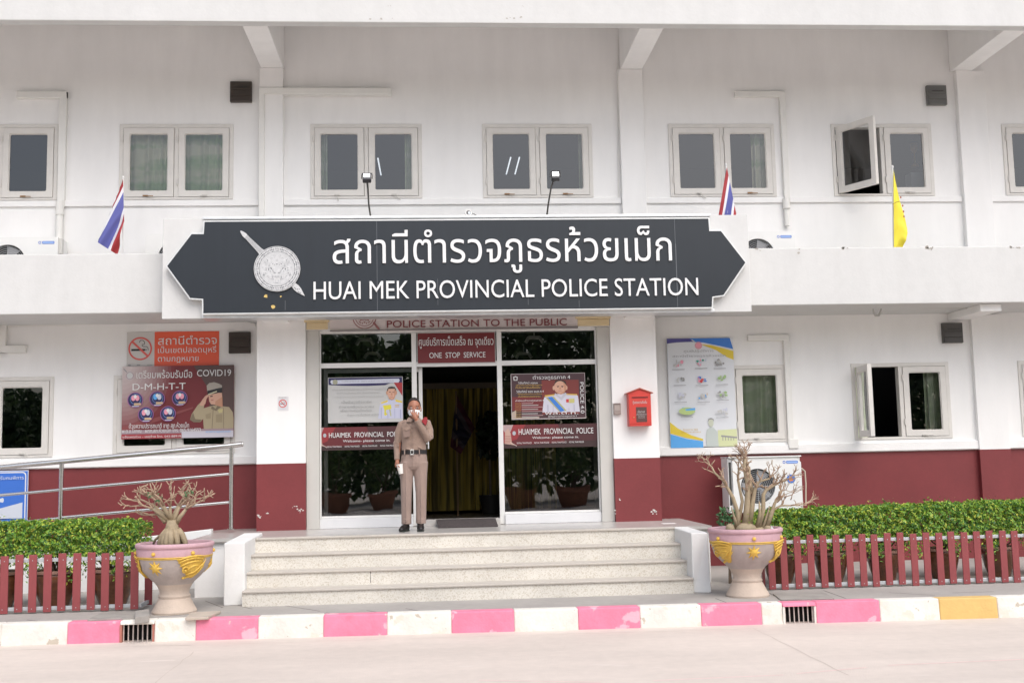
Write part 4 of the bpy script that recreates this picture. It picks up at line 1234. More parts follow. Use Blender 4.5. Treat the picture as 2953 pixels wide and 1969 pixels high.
for k, yy_ in enumerate((655, 692, 728, 768, 808, 850, 885, 915)):
    p.text('กล้าหาญ เสียสละ', 290, yy_, 405, yy_ + 24, ink_gold); p.rect(415, yy_ + 4, 630 + (k * 97) % 200, yy_ + 15, ink_lg if k % 2 else flat('print_rose', (.5, .33, .33)))
p.text('พล.ต.ท.', 850, 840, 1475, 885, ink_w, .04).text('ผู้บัญชาการตำรวจภูธรภาค 4', 910, 898, 1445, 940, ink_w, .02)
p.done()

def welcome(Z, corners, label, dx, dy, s, body):
    p = Print('window_banner', label, 'banner', Z, corners, GLY - .011, .005, flat('banner_maroon', (.125, .02, .024)), 'maroon banners on the entrance glass')
    x0, y0, x1, y1 = corners
    f = lambda a, b: (max(x0, x0 + (a + dx) * s), y0 + b * s)
    p.poly([f(0, 0), f(200, 0), f(150, 120), f(60, 150), f(0, 60)], flat('banner_blush', (.42, .30, .30))); p.poly([f(0, 60), f(60, 150), f(150, 120), f(200, 0), f(420, 0), f(260, 260), f(0, 330)], flat('banner_bright', (.27, .03, .035)))
    p.poly([f(1000, 0), (x1, y0), (x1, y1), f(1150, 400)], flat('banner_dark', (.07, .022, .024)))
    p.oval(*f(212, 150), 30 * s, 38 * s, flat('seal_blue', (.40, .44, .47))); p.poly([f(0, 345), f(40, 330), f(50, 120), f(110, 60), f(150, 150), f(170, 330), f(270, 390), f(240, 390), f(150, 350), f(0, 355)], flat('pagoda', (.50, .33, .27)))
    for k in range(5): p.line([f(20, 200 + 28 * k), f(165, 200 + 28 * k)], 5 * s, flat('banner_bright', (.27, .03, .035)))
    p.poly([(x0, y1), f(0, 330), f(260, 372), (x1, y0 + 300 * s), (x1, y1)], flat('banner_foot', (.045, .022, .022)))
    p.line([f(140, 310), f(255, 380)], 10 * s, flat('banner_swoosh', (.62, .52, .46)))
    for q in body: p.text(*q)
    return p.done()
welcome(Z9, (-10, 1112, 1625, 1545), 'maroon HUAIMEK PROVINCIAL welcome banner on the left entrance pane, partly behind the officer', -95, 0, 1.0,
        [('HUAIMEK  PROVINCIAL  POLICE', 188, 1215, 1560 + 230 - 190, 1308, ink_w, .045), ('Welcome- please come in.', 450, 1352, 1340, 1412, ink_w, .0)] +
        [('ROYAL THAI POLICE', 150 + 335 * k, 1462, 425 + 335 * k, 1490, ink_w, .03) for k in range(4)])
welcome(Z10, (55, 1062, 1855, 1500), 'maroon HUAIMEK PROVINCIAL POLICE welcome banner on the right entrance pane', 0, 0, 1.05,
        [('HUAIMEK  PROVINCIAL  POLICE', 362, 1142, 1770, 1250, ink_w, .045), ('Welcome- please come in.', 615, 1290, 1490, 1345, ink_w, .0)] +
        [('ROYAL THAI POLICE', 325 + 328 * k, 1392, 600 + 328 * k, 1422, ink_w, .03) for k in range(4)])

# information board on the right wall
Z11 = zoom(1900, 960, 260, 1165)
p = Print('info_board', 'tall white information board with blue and yellow waves and rows of small pictures', 'notice board', Z11, (128, 68, 985, 1478), WALL - .05, .02, flat('board_white', (.70, .72, .75)))
p.poly([(128, 68), (945, 68), (985, 215), (800, 170), (600, 125), (420, 112), (250, 118), (128, 132)], ink_b); p.poly([(128, 68), (420, 68), (470, 112), (250, 118), (128, 132)], flat('board_indigo', (.09, .08, .28)))
p.poly([(985, 240), (985, 355), (900, 320), (760, 225), (560, 145), (700, 160), (850, 200)], ink_y)
p.oval(535, 162, 48, 48, ink_p); p.ringo(535, 162, 34, 42, flat('seal_rose', (.6, .38, .38))); p.line([(450, 85), (490, 120)], 14, ink_lg)
p.poly([(128, 1145), (230, 1230), (400, 1320), (545, 1368), (545, 1392), (330, 1350), (128, 1290)], ink_y); p.poly([(128, 1300), (330, 1362), (545, 1398), (545, 1478), (128, 1478)], ink_lb)
p.poly([(740, 1260), (985, 1250), (985, 1470), (740, 1470)], flat('board_lime', (.62, .66, .38))); p.line([(780, 1335), (985, 1360)], 22, ink_g)
for x in (800, 835, 870, 905, 940): p.line([(x, 1345), (x, 1395)], 9, ink_g)
p.poly([(590, 1470), (585, 1330), (600, 1250), (640, 1225), (690, 1230), (730, 1280), (745, 1470)], flat('board_figure', (.52, .57, .54))); p.oval(655, 1165, 34, 52, flat('board_face', (.55, .58, .47))); p.poly([(615, 1150), (625, 1110), (660, 1100), (695, 1120), (692, 1150), (675, 1122), (640, 1122)], ink_g)
lg2 = flat('board_text', (.36, .36, .38)); cols = [(265, 395), (560, 385), (800, 390), (275, 600), (560, 605), (815, 600), (275, 815), (570, 820), (815, 800), (345, 1010), (800, 1025)]
pal = [[ink_p, ink_lg, ink_lg], [flat('board_teal', (.05, .33, .24)), ink_p, ink_lav], [ink_g, ink_lg, ink_g], [ink_lg, ink_g, ink_lg], [ink_p, ink_b, ink_r], [ink_gr, flat('board_sage', (.45, .55, .33)), ink_gr], [ink_lav, ink_lg, ink_lav], [ink_lb, ink_lg, flat('board_peach', (.65, .55, .45))], [ink_gr, ink_g, ink_lg], [ink_gr, ink_lb, ink_y], [ink_lg, ink_lav, ink_lg]]
for (cx, cy), pl_ in zip(cols, pal):
    for k in range(9):
        p.oval(cx + random.uniform(-60, 60), cy + random.uniform(-32, 28), random.uniform(7, 24), random.uniform(8, 26), pl_[k % 3], 7)
    p.rect(cx - 85, cy + 72, cx + 75, cy + 80, lg2)
p.oval(345, 1010, 105, 48, flat('board_map', (.45, .58, .22))); p.poly([(320, 985), (450, 970), (450, 1000), (330, 1005)], ink_lb)
p.text('ศูนย์ปฏิบัติการ', 340, 218, 725, 258, lg2).text('สถานีตำรวจภูธรห้วยเม็ก', 190, 280, 880, 320, lg2).text('โครงการ 365', 290, 1232, 480, 1256, ink_gold).text('เพื่อประชาชน', 265, 1264, 515, 1286, ink_gold)
p.done()

# blue ramp sign at the left edge of the frame
Z12 = zoom(0, 1250, 260, 1510)
p = Print('ramp_sign', 'blue and white wheelchair ramp sign with rounded white border behind the handrail', 'sign', Z12, (-1000, 625, 465, 1520), WALL - .045, .015, flat('sign_pale', (.60, .64, .72)))
p.rect(-1000, 640, 455, 1520, flat('sign_blue', (.045, .165, .60)))
pa = [p.mp(*q) for q in ((-985, 650), (432, 1505))]
o_ = rrect(pa[0][0], pa[1][0], pa[1][1], pa[0][1], .05); i_ = rrect(pa[0][0] + .015, pa[1][0] - .015, pa[1][1] + .015, pa[0][1] - .015, .04)
yq = p.nexty(); mi_ = p.mi(ink_w, p.mats); n_ = len(o_)
p.art.add([(x, yq, z) for x, z in o_] + [(x, yq, z) for x, z in i_], [(k, (k + 1) % n_, (k + 1) % n_ + n_, k + n_) for k in range(n_)], mi_)
p.poly([(-900, 1480), (380, 1165), (380, 1430), (-900, 1430)], flat('sign_pale', (.60, .64, .72)))
p.line([(-200, 1150), (40, 1120)], 60, MATS['sign_pale']); p.oval(40, 1122, 26, 40, MATS['sign_pale']); p.ringo(-260, 1120, 120, 150, MATS['sign_pale'])
p.text('ทางลาดสำหรับคนพิการ', -420, 715, 398, 778, flat('sign_letters', (.62, .68, .78)), .02)
p.done()

# ------------------------------------------------------------------ boxes on the walls
Z13 = zoom(1750, 1100, 150, 1568)
by = COLY - .16
a_, b_ = at(*Z13(665, 780), by), at(*Z13(1335, 780), by)
zt_, ze_, zb_ = at(*Z13(1000, 200), by).z, at(*Z13(1000, 335), by).z, at(*Z13(1000, 1335), by).z
MBX = thing('suggestion_box', 'red metal suggestion box with a gabled top on the right entrance column', 'letter box', ((a_.x + b_.x) / 2, COLY, zb_))
redbox = mat('box_red', (.60, .055, .042), .4, var=.06, vscale=8)
xm = (a_.x + b_.x) / 2
MB().prism([(a_.x, zb_), (b_.x, zb_), (b_.x, ze_), (xm, zt_ - .01), (a_.x, ze_)], by, COLY - .001).build('body', redbox, MBX, bevel=.004)
rf = MB()
for s_, xe in ((-1, a_.x - .03), (1, b_.x + .03)):
    ze2 = ze_ - .012
    rf.hexa([(min(xm, xe), by - .02, (zt_ - .008) if xm < xe else ze2), (max(xm, xe), by - .02, ze2 if xm < xe else (zt_ - .008)), (max(xm, xe), COLY - .001, ze2 if xm < xe else (zt_ - .008)), (min(xm, xe), COLY - .001, (zt_ - .008) if xm < xe else ze2)],
            [(min(xm, xe), by - .02, (zt_ + .006) if xm < xe else ze2 + .012), (max(xm, xe), by - .02, ze2 + .012 if xm < xe else (zt_ + .006)), (max(xm, xe), COLY - .001, ze2 + .012 if xm < xe else (zt_ + .006)), (min(xm, xe), COLY - .001, (zt_ + .006) if xm < xe else ze2 + .012)])
rf.build('roof', mat('box_roof', (.46, .13, .09), .4), MBX)
def bx(a, b): q = at(*Z13(a, b), by); return q.x, q.z
sl_ = MB(); (x0, z1), (x1, z0) = bx(750, 462), bx(1235, 490); sl_.box(x0, x1, by - .004, by - .001, z0, z1); sl_.build('slot', mat('slot_dark', (.12, .012, .01), .6), MBX)
sl_ = MB(); (x0, z1), (x1, z0) = bx(875, 768), bx(1215, 1215); sl_.box(x0, x1, by - .003, by - .001, z0, z1); sl_.build('notice', mat('notice_brown', (.11, .055, .05), .35), MBX)
tx = MB()
for s_, q in (('ตู้แสดงความคิดเห็น', (775, 570, 1210, 690)), ('แจ้งเบาะแส', (925, 860, 1140, 940)), ('สถานีตำรวจ', (890, 965, 1190, 998)), ('ร้องเรียน', (945, 1010, 1140, 1040)), ('ร้องทุกข์', (945, 1065, 1140, 1105))):
    (x0, z1), (x1, z0) = bx(q[0], q[1]), bx(q[2], q[3]); tx.text(s_, x0, x1, z0, z1, by - .0055, bold=.025)
tx.build('lettering', ink_lg, MBX)
kx_, kz_ = bx(815, 1080); MB().tube([(kx_, by - .012, kz_), (kx_, by, kz_)], .008, 12).build('lock', mat('brass', (.6, .42, .18), .35, metal=.8), MBX)
(x0, z1), (x1, z0) = bx(690, 1240), bx(1320, 1250)
MB().box(x0, x1, by - .006, by - .001, z0 - .006, z1).build('door_edge', redbox, MBX)
# call box
yb_ = COLY - .05
(x0, z1), (x1, z0) = [(at(*Z13(a, b), yb_).x, at(*Z13(a, b), yb_).z) for a, b in ((205, 650), (430, 985))]
CB = thing('call_box', 'small grey brown call box beside the red letter box', 'call box', ((x0 + x1) / 2, COLY, z0))
MB().box(x0, x1, yb_, COLY - .001, z0, z1).build('body', mat('callbox_grey', (.33, .27, .245), .5, var=.05), CB, bevel=.006)
MB().box(x0 + .01, x1 - .01, yb_ - .004, yb_ - .001, z0 + .05, z1 - .025).build('cover', mat('callbox_light', (.40, .34, .31), .4), CB)
MB().box(x0 + .006, x1 - .006, yb_ - .008, yb_ - .001, z1 - .02, z1 - .006).build('hood', mat('callbox_dark', (.20, .15, .14), .5), CB)

# exhaust fans
def fan(px0, py0, px1, py1, label, m):
    y = WALL - .06
    x0, x1, z0, z1 = tbox(px0, py0, px1, py1, y)
    t = thing('exhaust_fan', label, 'exhaust fan', ((x0 + x1) / 2, WALL, z0), 'square exhaust fans on the facade')
    MB().box(x0, x1, y, WALL - .001, z0, z1).build('housing', m, t, bevel=.008)
    for k in range(3):
        zz = z1 - .05 - k * .085
        MB().hexa([(x0 + .02, y - .018, zz - .07), (x1 - .02, y - .018, zz - .07), (x1 - .02, y - .001, zz - .078), (x0 + .02, y - .001, zz - .078)], [(x0 + .02, y - .004, zz), (x1 - .02, y - .004, zz), (x1 - .02, y - .001, zz), (x0 + .02, y - .001, zz)]).build('louvre', m, t, bevel=.003)
    MB().box(x0 + .06, x1 - .06, y - .024, y - .019, z1 - .095, z1 - .088).build('handle', black_p, t)
fan(528, 187, 578, 234, 'brown square exhaust fan high on the upper wall left of the left pillar', fan_m)
fan(525, 762, 575, 811, 'brown square exhaust fan beside the red no smoking banner', fan_m)
fan(2130, 196, 2175, 241, 'grey square exhaust fan high on the upper wall at the right', fan_g)
fan(2166, 741, 2212, 787, 'dark square exhaust fan above the open ground floor window at the right', mat('charcoal_plastic', (.085, .082, .078), .5))

# air conditioners
def aircon(label, x0, x1, z0, z1, y, fan_c, fan_r, group='white outdoor air conditioner units', sticker=False):
    t = thing('air_conditioner', label, 'air conditioner', ((x0 + x1) / 2, y, z0), group)
    n_ = 40
    # casing with a round fan opening
    cx, cz = fan_c
    o = MB(); o.box(x0, x1, y + .02, y + .36, z0, z1)
    outer = []
    for k in range(n_):
        a = 2 * math.pi * k / n_
        dx, dz = math.cos(a), math.sin(a)
        s_ = min(((x1 - cx) if dx > 0 else (cx - x0)) / max(abs(dx), 1e-6), ((z1 - cz) if dz > 0 else (cz - z0)) / max(abs(dz), 1e-6))
        outer.append((cx + dx * s_, cz + dz * s_))
    inner = [(cx + fan_r * math.cos(2 * math.pi * k / n_), cz + fan_r * math.sin(2 * math.pi * k / n_)) for k in range(n_)]
    o.ring(outer, inner, y - .03, y + .019)
    for xc, zc in ((x0, z0), (x1, z0), (x1, z1), (x0, z1)):
        pass
    o.build('casing', ac_m, t)
    MB().disc((cx, cz), fan_r - .002, y + .012, 40).build('fan_well', mat('fan_well', (.03, .03, .032), .7), t)
    bl_ = MB()
    for k in range(3):
        a0 = 2 * math.pi * k / 3 + .9
        bl_.add([(cx + rr * math.cos(a0 + aa), y + .005 - .012 * aa, cz + rr * math.sin(a0 + aa)) for rr, aa in ((fan_r * .2, 0), (fan_r * .93, -.1), (fan_r * .95, .65), (fan_r * .5, .8), (fan_r * .2, .7))], [(0, 1, 2, 3, 4)])
    bl_.build('fan_blades', mat('fan_blade', (.30, .30, .31), .4), t)
    MB().disc((cx, cz), fan_r * .2, y - .012, 20).build('fan_hub', mat('fan_hub', (.22, .25, .38), .4), t)
    gr_ = MB()
    for k in range(1, 9): gr_.annulus((cx, cz), fan_r * k / 9, fan_r * k / 9 + .0035, y - .02, 40)
    for k in range(8):
        a = 2 * math.pi * k / 8
        gr_.tube([(cx, y - .02, cz), (cx + fan_r * math.cos(a), y - .022, cz + fan_r * math.sin(a))], .003, 5)
    gr_.build('guard', mat('guard_grey', (.45, .46, .47), .5), t)
    MB().annulus((cx, cz), fan_r + .001, fan_r + .018, y - .034, 48).build('guard_rim', ac_m, t)
    lx, lz = x1 - .12, z1 - .075
    lg_ = MB(); lg_.annulus((lx - .115, lz), .012, .019, y - .033, 18)
    lg_.ring(rrect(lx - .085, lx + .075, lz - .018, lz + .018, .012), rrect(lx - .079, lx + .069, lz - .012, lz + .012, .008), y - .034, y - .031)
    lg_.build('badge', blue_ink, t)
    MB().sheet(rrect(lx - .079, lx + .069, lz - .012, lz + .012, .008), y - .032).build('badge_fill', mat('badge_fill', (.34, .50, .82), .4), t)
    if sticker:
        sx, sz = sticker
        s2 = MB(); s2.disc((sx, sz), .06, y - .033, 28, 0); s2.annulus((sx, sz), .05, .06, y - .034, 28, 1)
        s2.sheet([(sx - .03, sz - .03), (sx + .03, sz - .03), (sx + .025, sz + .0), (sx - .02, sz + .005)], y - .0345, 2); s2.sheet([(sx - .02, sz + .01), (sx + .02, sz + .008), (sx + .002, sz + .045)], y - .0345, 3)
        s2.build('energy_sticker', [ink_b, flat('st_blue', (.10, .22, .5)), flat('st_orange', (.75, .24, .06)), ink_r], t)
        MB().box(x0 - .055, x0 - .002, y + .0, y + .34, z0, z1 - .01).build('side_panel', ac_m, t)
        MB().box(x0 - .045, x0 - .012, y - .004, y - .001, z0 + .1, z1 - .06).build('side_slot', mat('slot_black', (.05, .05, .05), .8), t)
        MB().box(x0 - .055, x1, y - .05, y + .37, z1 - .004, z1 + .012).build('lid', ac_m, t)
    return t
ay = 14.9
x0, x1 = at(1682, 1100, ay).x, at(1840, 1100, ay).x
z1 = at(1760, 1049, ay).z
fc = at(1740, 1116, ay); sk = at(1815, 1099, ay)
aircon('white ground air conditioner with round blue sticker behind the right urn', x0, x1, z1 - .74, z1, ay, (fc.x, fc.z), .235, sticker=(sk.x, sk.z))
cb = MB(); cb.tube([at(1841, 1075, ay), at(1849, 1082, ay), at(1851, 1110, ay), at(1851, 1160, ay)], .01, 8); tag(cb.build('cable', mat('cable_beige', (.55, .48, .38), .6)), 'thin beige cable running down beside the ground air conditioner', 'cable')
ay = 15.05
for (xa, xb, yt, fcx, fr_, lab) in ((-40, 135, 546, 20, .235, 'white air conditioner unit behind the balcony parapet at the left end'), (335, 505, 538, 405, .235, 'white air conditioner unit mostly hidden behind the left end of the big sign'), (1652, 1823, 533, 1738, .235, 'white air conditioner unit behind the right end of the big sign')):
    x0, x1 = at(xa, yt, ay).x, at(xb, yt, ay).x
    z1 = at((xa + xb) / 2, yt, ay).z
    aircon(lab, x0, x1, 3.9, z1, ay, (at(fcx, yt, ay).x, z1 - .335), fr_)
q = at(*Z1(345, 1475), ay); SW = MB(); SW.box(q.x - .055, q.x + .055, ay + .02, ay + .1, q.z - .12, q.z + .09)
t = thing('switch_box', 'small grey isolator switch box beside the left balcony air conditioner', 'switch box', (q.x, ay, q.z - .12)); SW.build('body', mat('switch_grey', (.62, .61, .58), .5), t, bevel=.006)
MB().disc((q.x, q.z), .018, ay + .017).build('knob', rust_m, t)

# ------------------------------------------------------------------ curtains, lamps and things seen through the glass
def curtain(label, xa, xb, za, zb, y, m, folds=14, amp=.042, group='curtains behind the windows', gather=0.0):
    n = 60
    o = MB(); v = []
    nz = 8
    for j_ in range(nz + 1):
        z = zb + (za - zb) * j_ / nz
        for i in range(n + 1):
            u = i / n
            x = xa + (xb - xa) * (u + gather * math.sin(math.pi * j_ / nz) * (.5 - u) * .4)
            v.append((x, y + amp * math.sin(u * folds * 2 * math.pi * (1 + .1 * math.sin(u * 9)) + j_ * .15) * (.6 + .4 * math.sin(u * 17)), z))
    f = [(j_ * (n + 1) + i, j_ * (n + 1) + i + 1, (j_ + 1) * (n + 1) + i + 1, (j_ + 1) * (n + 1) + i) for j_ in range(nz) for i in range(n)]
    o.add(v, f)
    return tag(o.build('curtain', m, None, smooth=True), label, 'curtain', group)
def cur_px(label, px0, px1, zlo, zhi, m, y=WALL + .16, **k):
    curtain(label, at(px0, 400, y).x, at(px1, 400, y).x, zlo, zhi, y, m, **k)
UZa, UZb, LZa, LZb = UZ0 - .1, UZ1 + .1, LZ0 - .1, LZ1 + .1
cur_px('green curtain in the left casement of the second upper window', 282, 402, UZa, UZb, cur_green, folds=6)
cur_px('green curtain in the right casement of the second upper window', 412, 530, UZa, UZb, cur_green, folds=6)
cur_px('narrow green curtain at the left edge of the third upper window', 722, 752, UZa, UZb, cur_plain, folds=3)
cur_px('narrow curtain strip at the right edge of the third upper window', 930, 968, UZa, UZb, cur_plain, folds=3)
cur_px('narrow curtain strip at the right edge of the fourth upper window', 1330, 1360, UZa, UZb, cur_plain, folds=3)
cur_px('green curtain in the right half of the fifth upper window', 1728, 1780, UZa, UZb, cur_green, folds=5)
def cur_lo(label, px0, px1, m, y=WALL + .16, **k):
    curtain(label, at(px0, 930, y).x, at(px1, 930, y).x, LZa, LZb, y, m, **k)
cur_lo('pale green curtain closing the window beside the information board', 1690, 1812, cur_plain, folds=7)
cur_lo('pale curtain drawn aside in the open casement of the right window', 1960, 1990, cur_plain, y=WALL + .08, folds=3, amp=.015, gather=.6)
cur_lo('pale green curtain behind the closed casement of the right window', 2125, 2180, cur_plain, folds=5)
# gold curtain deep inside the lobby
ly = 18.3
c0, c1 = at(968, 1000, ly), at(1150, 1000, ly)
curtain('gold curtain hanging at the back of the lobby, seen through the open door', c0.x - .25, c1.x + .9, at(1050, 1172, ly).z, at(1050, 892, ly).z, ly, cur_gold, folds=13, amp=.11, group='curtains in the lobby')
MB_ = MB(); q0, q1 = at(955, 890, ly), at(1300, 890, ly); MB_.box(q0.x, q1.x, ly - .12, ly - .04, q0.z - .03, q0.z + .06)
tag(MB_.build('curtain_rail', mat('rail_brown', (.16, .12, .08), .5)), 'brown curtain rail at the back of the lobby', 'curtain rail')
# drooping flag in the lobby
fy = 17.6
def fp(a, b): q = at(*Z5(a, b), fy); return Vector((q.x, fy, q.z))
FL = thing('indoor_flag', 'dark drooping flag on a pole inside the lobby behind the open door', 'flag', (fp(1120, 960).x, fy, LAND))
def flag_cloth(A, Bq, C, D, m, parent, nu=22, nv=22, amp=.03, y=0, waves=2.2, fold=0.0):
    """A hoist top, Bq hoist bottom, C fly bottom, D fly top; stripes as five material slots"""
    o = MB(); v = []; f = []; mi = []
    for j_ in range(nv + 1):
        for i in range(nu + 1):
            u, w = i / nu, j_ / nv
            w0 = w
            w = (w0 - fold * u) / (1 - fold * u); back_ = 0.0
            if w < 0: w, back_ = -w * .8, .035
            p_ = (A * (1 - w) + Bq * w) * (1 - u) + (D * (1 - w) + C * w) * u + Vector((0, back_, 0))
            v.append((p_.x, p_.y + amp * (math.sin((u * .4 + w) * waves * 2 * math.pi) + .45 * math.sin((u * .9 + w * 1.7) * waves * 5.1 + 1) + .2 * math.sin(u * 14 + w * 23)) * min(1, u * 3), p_.z))
    for j_ in range(nv):
        for i in range(nu):
            f.append((j_ * (nu + 1) + i, j_ * (nu + 1) + i + 1, (j_ + 1) * (nu + 1) + i + 1, (j_ + 1) * (nu + 1) + i))
            w = (j_ + .5) / nv
            mi.append(0 if w < 1 / 6 or w > 5 / 6 else (1 if w < 2 / 6 or w > 4 / 6 else 2))
    b = len(o.v); o.v += v; o.f += f; o.m += mi
    return o.build('cloth', m, parent, smooth=True)
th = [mat('flag_red', (.66, .085, .13), .8), mat('flag_white', (.74, .74, .78), .8), mat('flag_blue', (.11, .12, .36), .8)]
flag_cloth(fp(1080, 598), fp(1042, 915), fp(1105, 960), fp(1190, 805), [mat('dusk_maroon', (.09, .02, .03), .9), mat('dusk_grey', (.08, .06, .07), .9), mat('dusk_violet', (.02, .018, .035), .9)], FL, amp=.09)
MB().tube([fp(1077, 580), Vector((fp(1077, 580).x, fy, LAND))], .015, 8).build('pole', mat('pole_wood', (.22, .14, .07), .5), FL)
q = at(1124, 1000, 17.9)
IP = thing('indoor_plant', 'dark leafy indoor plant at the right side of the lobby seen through the open door', 'plant', (q.x, 17.9, LAND))
u = rng.normal(0, 1, (500, 3)); u /= np.linalg.norm(u, axis=1)[:, None]
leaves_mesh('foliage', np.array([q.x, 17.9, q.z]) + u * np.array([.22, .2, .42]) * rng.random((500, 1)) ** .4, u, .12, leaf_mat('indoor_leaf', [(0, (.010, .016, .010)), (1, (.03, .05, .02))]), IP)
MB().tube([(q.x, 17.9, LAND + .25), (q.x, 17.9, q.z)], .02, 8).build('stem', twig_m, IP); MB().lathe([(0, 0), (.13, 0), (.19, .3), (.17, .3), (.16, .26), (0, .26)], (q.x, 17.9, LAND + .003), 20).build('pot', mat('pot_black', (.03, .028, .026), .5), IP, smooth=40)
# small pale lamps under the lobby ceiling
for k, (a, b, y) in enumerate(((838, 784, 16.4), (855, 815, 18.4), (1227, 779, 16.4), (1203, 815, 18.4))):
    q = at(a, b, y)
    t = thing('ceiling_lamp', ['front', 'rear', 'front', 'rear'][k] + ' pale twin ceiling lamp seen through the ' + ['left', 'left', 'right', 'right'][k] + ' transom pane', 'lamp', (q.x, y, 3.44), 'ceiling lamps in the lobby')
    lm_ = mat('lamp_pale', (.75, .73, .68), .5)
    MB().box(q.x - .09, q.x + .09, y - .04, y + .04, q.z, q.z + .05).build('fitting', lm_, t, bevel=.01)
    MB().tube([(q.x, y, q.z + .05), (q.x, y, 3.45)], .01, 6).build('rod', lm_, t)
    for s_ in (-1, 1): MB().tube([(q.x + s_ * .08, y, q.z + .03), (q.x + s_ * .13, y, q.z - .05)], .028, 10).build('bulb', lm_, t, smooth=40)
# lit tubes on the ceiling of the upper rooms
tube_m = emit('lit_tube', (.9, .95, 1.0), .7)
for k, (xa, ya, xb, yb2) in enumerate(((868, 364, 875, 402), (1173, 362, 1163, 400), (1193, 362, 1183, 400))):
    A = at(xa, ya, 17.2)
    Bp = on_z(xb, yb2, A.z)
    Bp = A + (Bp - A) * 1.0
    o = MB(); o.tube([A, Bp], .011, 8)
    tag(o.build('fluorescent_tube', tube_m), ['single lit fluorescent tube on the ceiling behind the third upper window', 'left one of two lit tubes behind the fourth upper window', 'right one of two lit tubes behind the fourth upper window'][k], 'fluorescent lamp', 'lit fluorescent tubes in the upper rooms')
# trophy on a stand behind the sixth upper window
ty = WALL + .5
q = at(2103, 400, ty)
t = thing('trophy', 'small gilt trophy on a pale stand behind the sixth upper window', 'trophy', (q.x, ty, 5.2))
MB().lathe([(.0, 0), (.06, 0), (.05, .03), (.015, .06), (.012, .2), (.05, .26), (.055, .36), (.0, .37)], (q.x, ty, at(2103, 383, ty).z), 14).build('cup_body', mat('gilt', (.55, .28, .12), .35, metal=.5), t, smooth=True)
MB().box(q.x - .12, q.x + .12, ty - .1, ty + .1, 5.1, at(2103, 400, ty).z).build('stand', mat('stand_grey', (.42, .43, .44), .6), t)

# ------------------------------------------------------------------ flags on the parapet
def outdoor_flag(label, z_, pts, mats, pole, y, amp=.02, waves=2.0, fold=0.0):
    q = at(*z_(*pole[1]), y)
    t = thing('flag', label, 'flag', (q.x, y, 4.0), 'flags along the balcony parapet')
    c = [Vector((at(*z_(*p_), y).x, y - .03, at(*z_(*p_), y).z)) for p_ in pts]
    flag_cloth(*c, mats, t, amp=amp, waves=waves, fold=fold)
    a = at(*z_(*pole[0]), y)
    MB().tube([(a.x, y, a.z), (q.x, y, 4.05)], .011, 8).build('pole', mat('pole_white', (.70, .70, .69), .5), t)
    MB().ell((a.x, y, a.z + .012), (.016, .016, .022)).build('finial', MATS['pole_white'], t)
    return t
Zf = zoom(250, 490, 150, 941)
outdoor_flag('red white and blue striped flag drooping on a thin pole at the left parapet', Zf, [(668, 165), (690, 938), (560, 1540), (205, 1315)], th, ((660, 150), (655, 1560)), BALC + .2, amp=.035, waves=1.6, fold=.33)
outdoor_flag('striped flag drooping behind the right end of the big sign', Z3, [(296, 1012), (352, 1290), (320, 1530), (225, 1420)], th, ((294, 1000), (310, 1500)), BALC + .2, amp=.02)
yel = mat('flag_yellow', (.80, .68, .05), .75, sheen=.2)
yf_ = outdoor_flag('plain yellow flag hanging furled on a pole above the right parapet', Z3, [(1299, 1030), (1302, 1560), (1345, 1560), (1385, 1385)], [yel, yel, yel], ((1298, 1012), (1303, 1560)), BALC + .2, amp=.035, waves=1.2)
q = [at(*Z3(a, b), BALC + .14) for a, b in ((1340, 1195), (1352, 1245), (1357, 1280), (1360, 1310))]
o = MB()
for p_ in q: o.sheet([(p_.x + .012 * math.cos(k), p_.z + .017 * math.sin(k)) for k in range(6)], BALC + .10)
o.build('emblem_mark', mat('mark_brown', (.35, .10, .04), .7), yf_)
MB().tube([at(*Z3(a, b), BALC + .118) for a, b in ((1300, 1232), (1320, 1220), (1342, 1214))], .006, 6).build('tie', mat('tie_brown', (.40, .30, .05), .7), yf_)

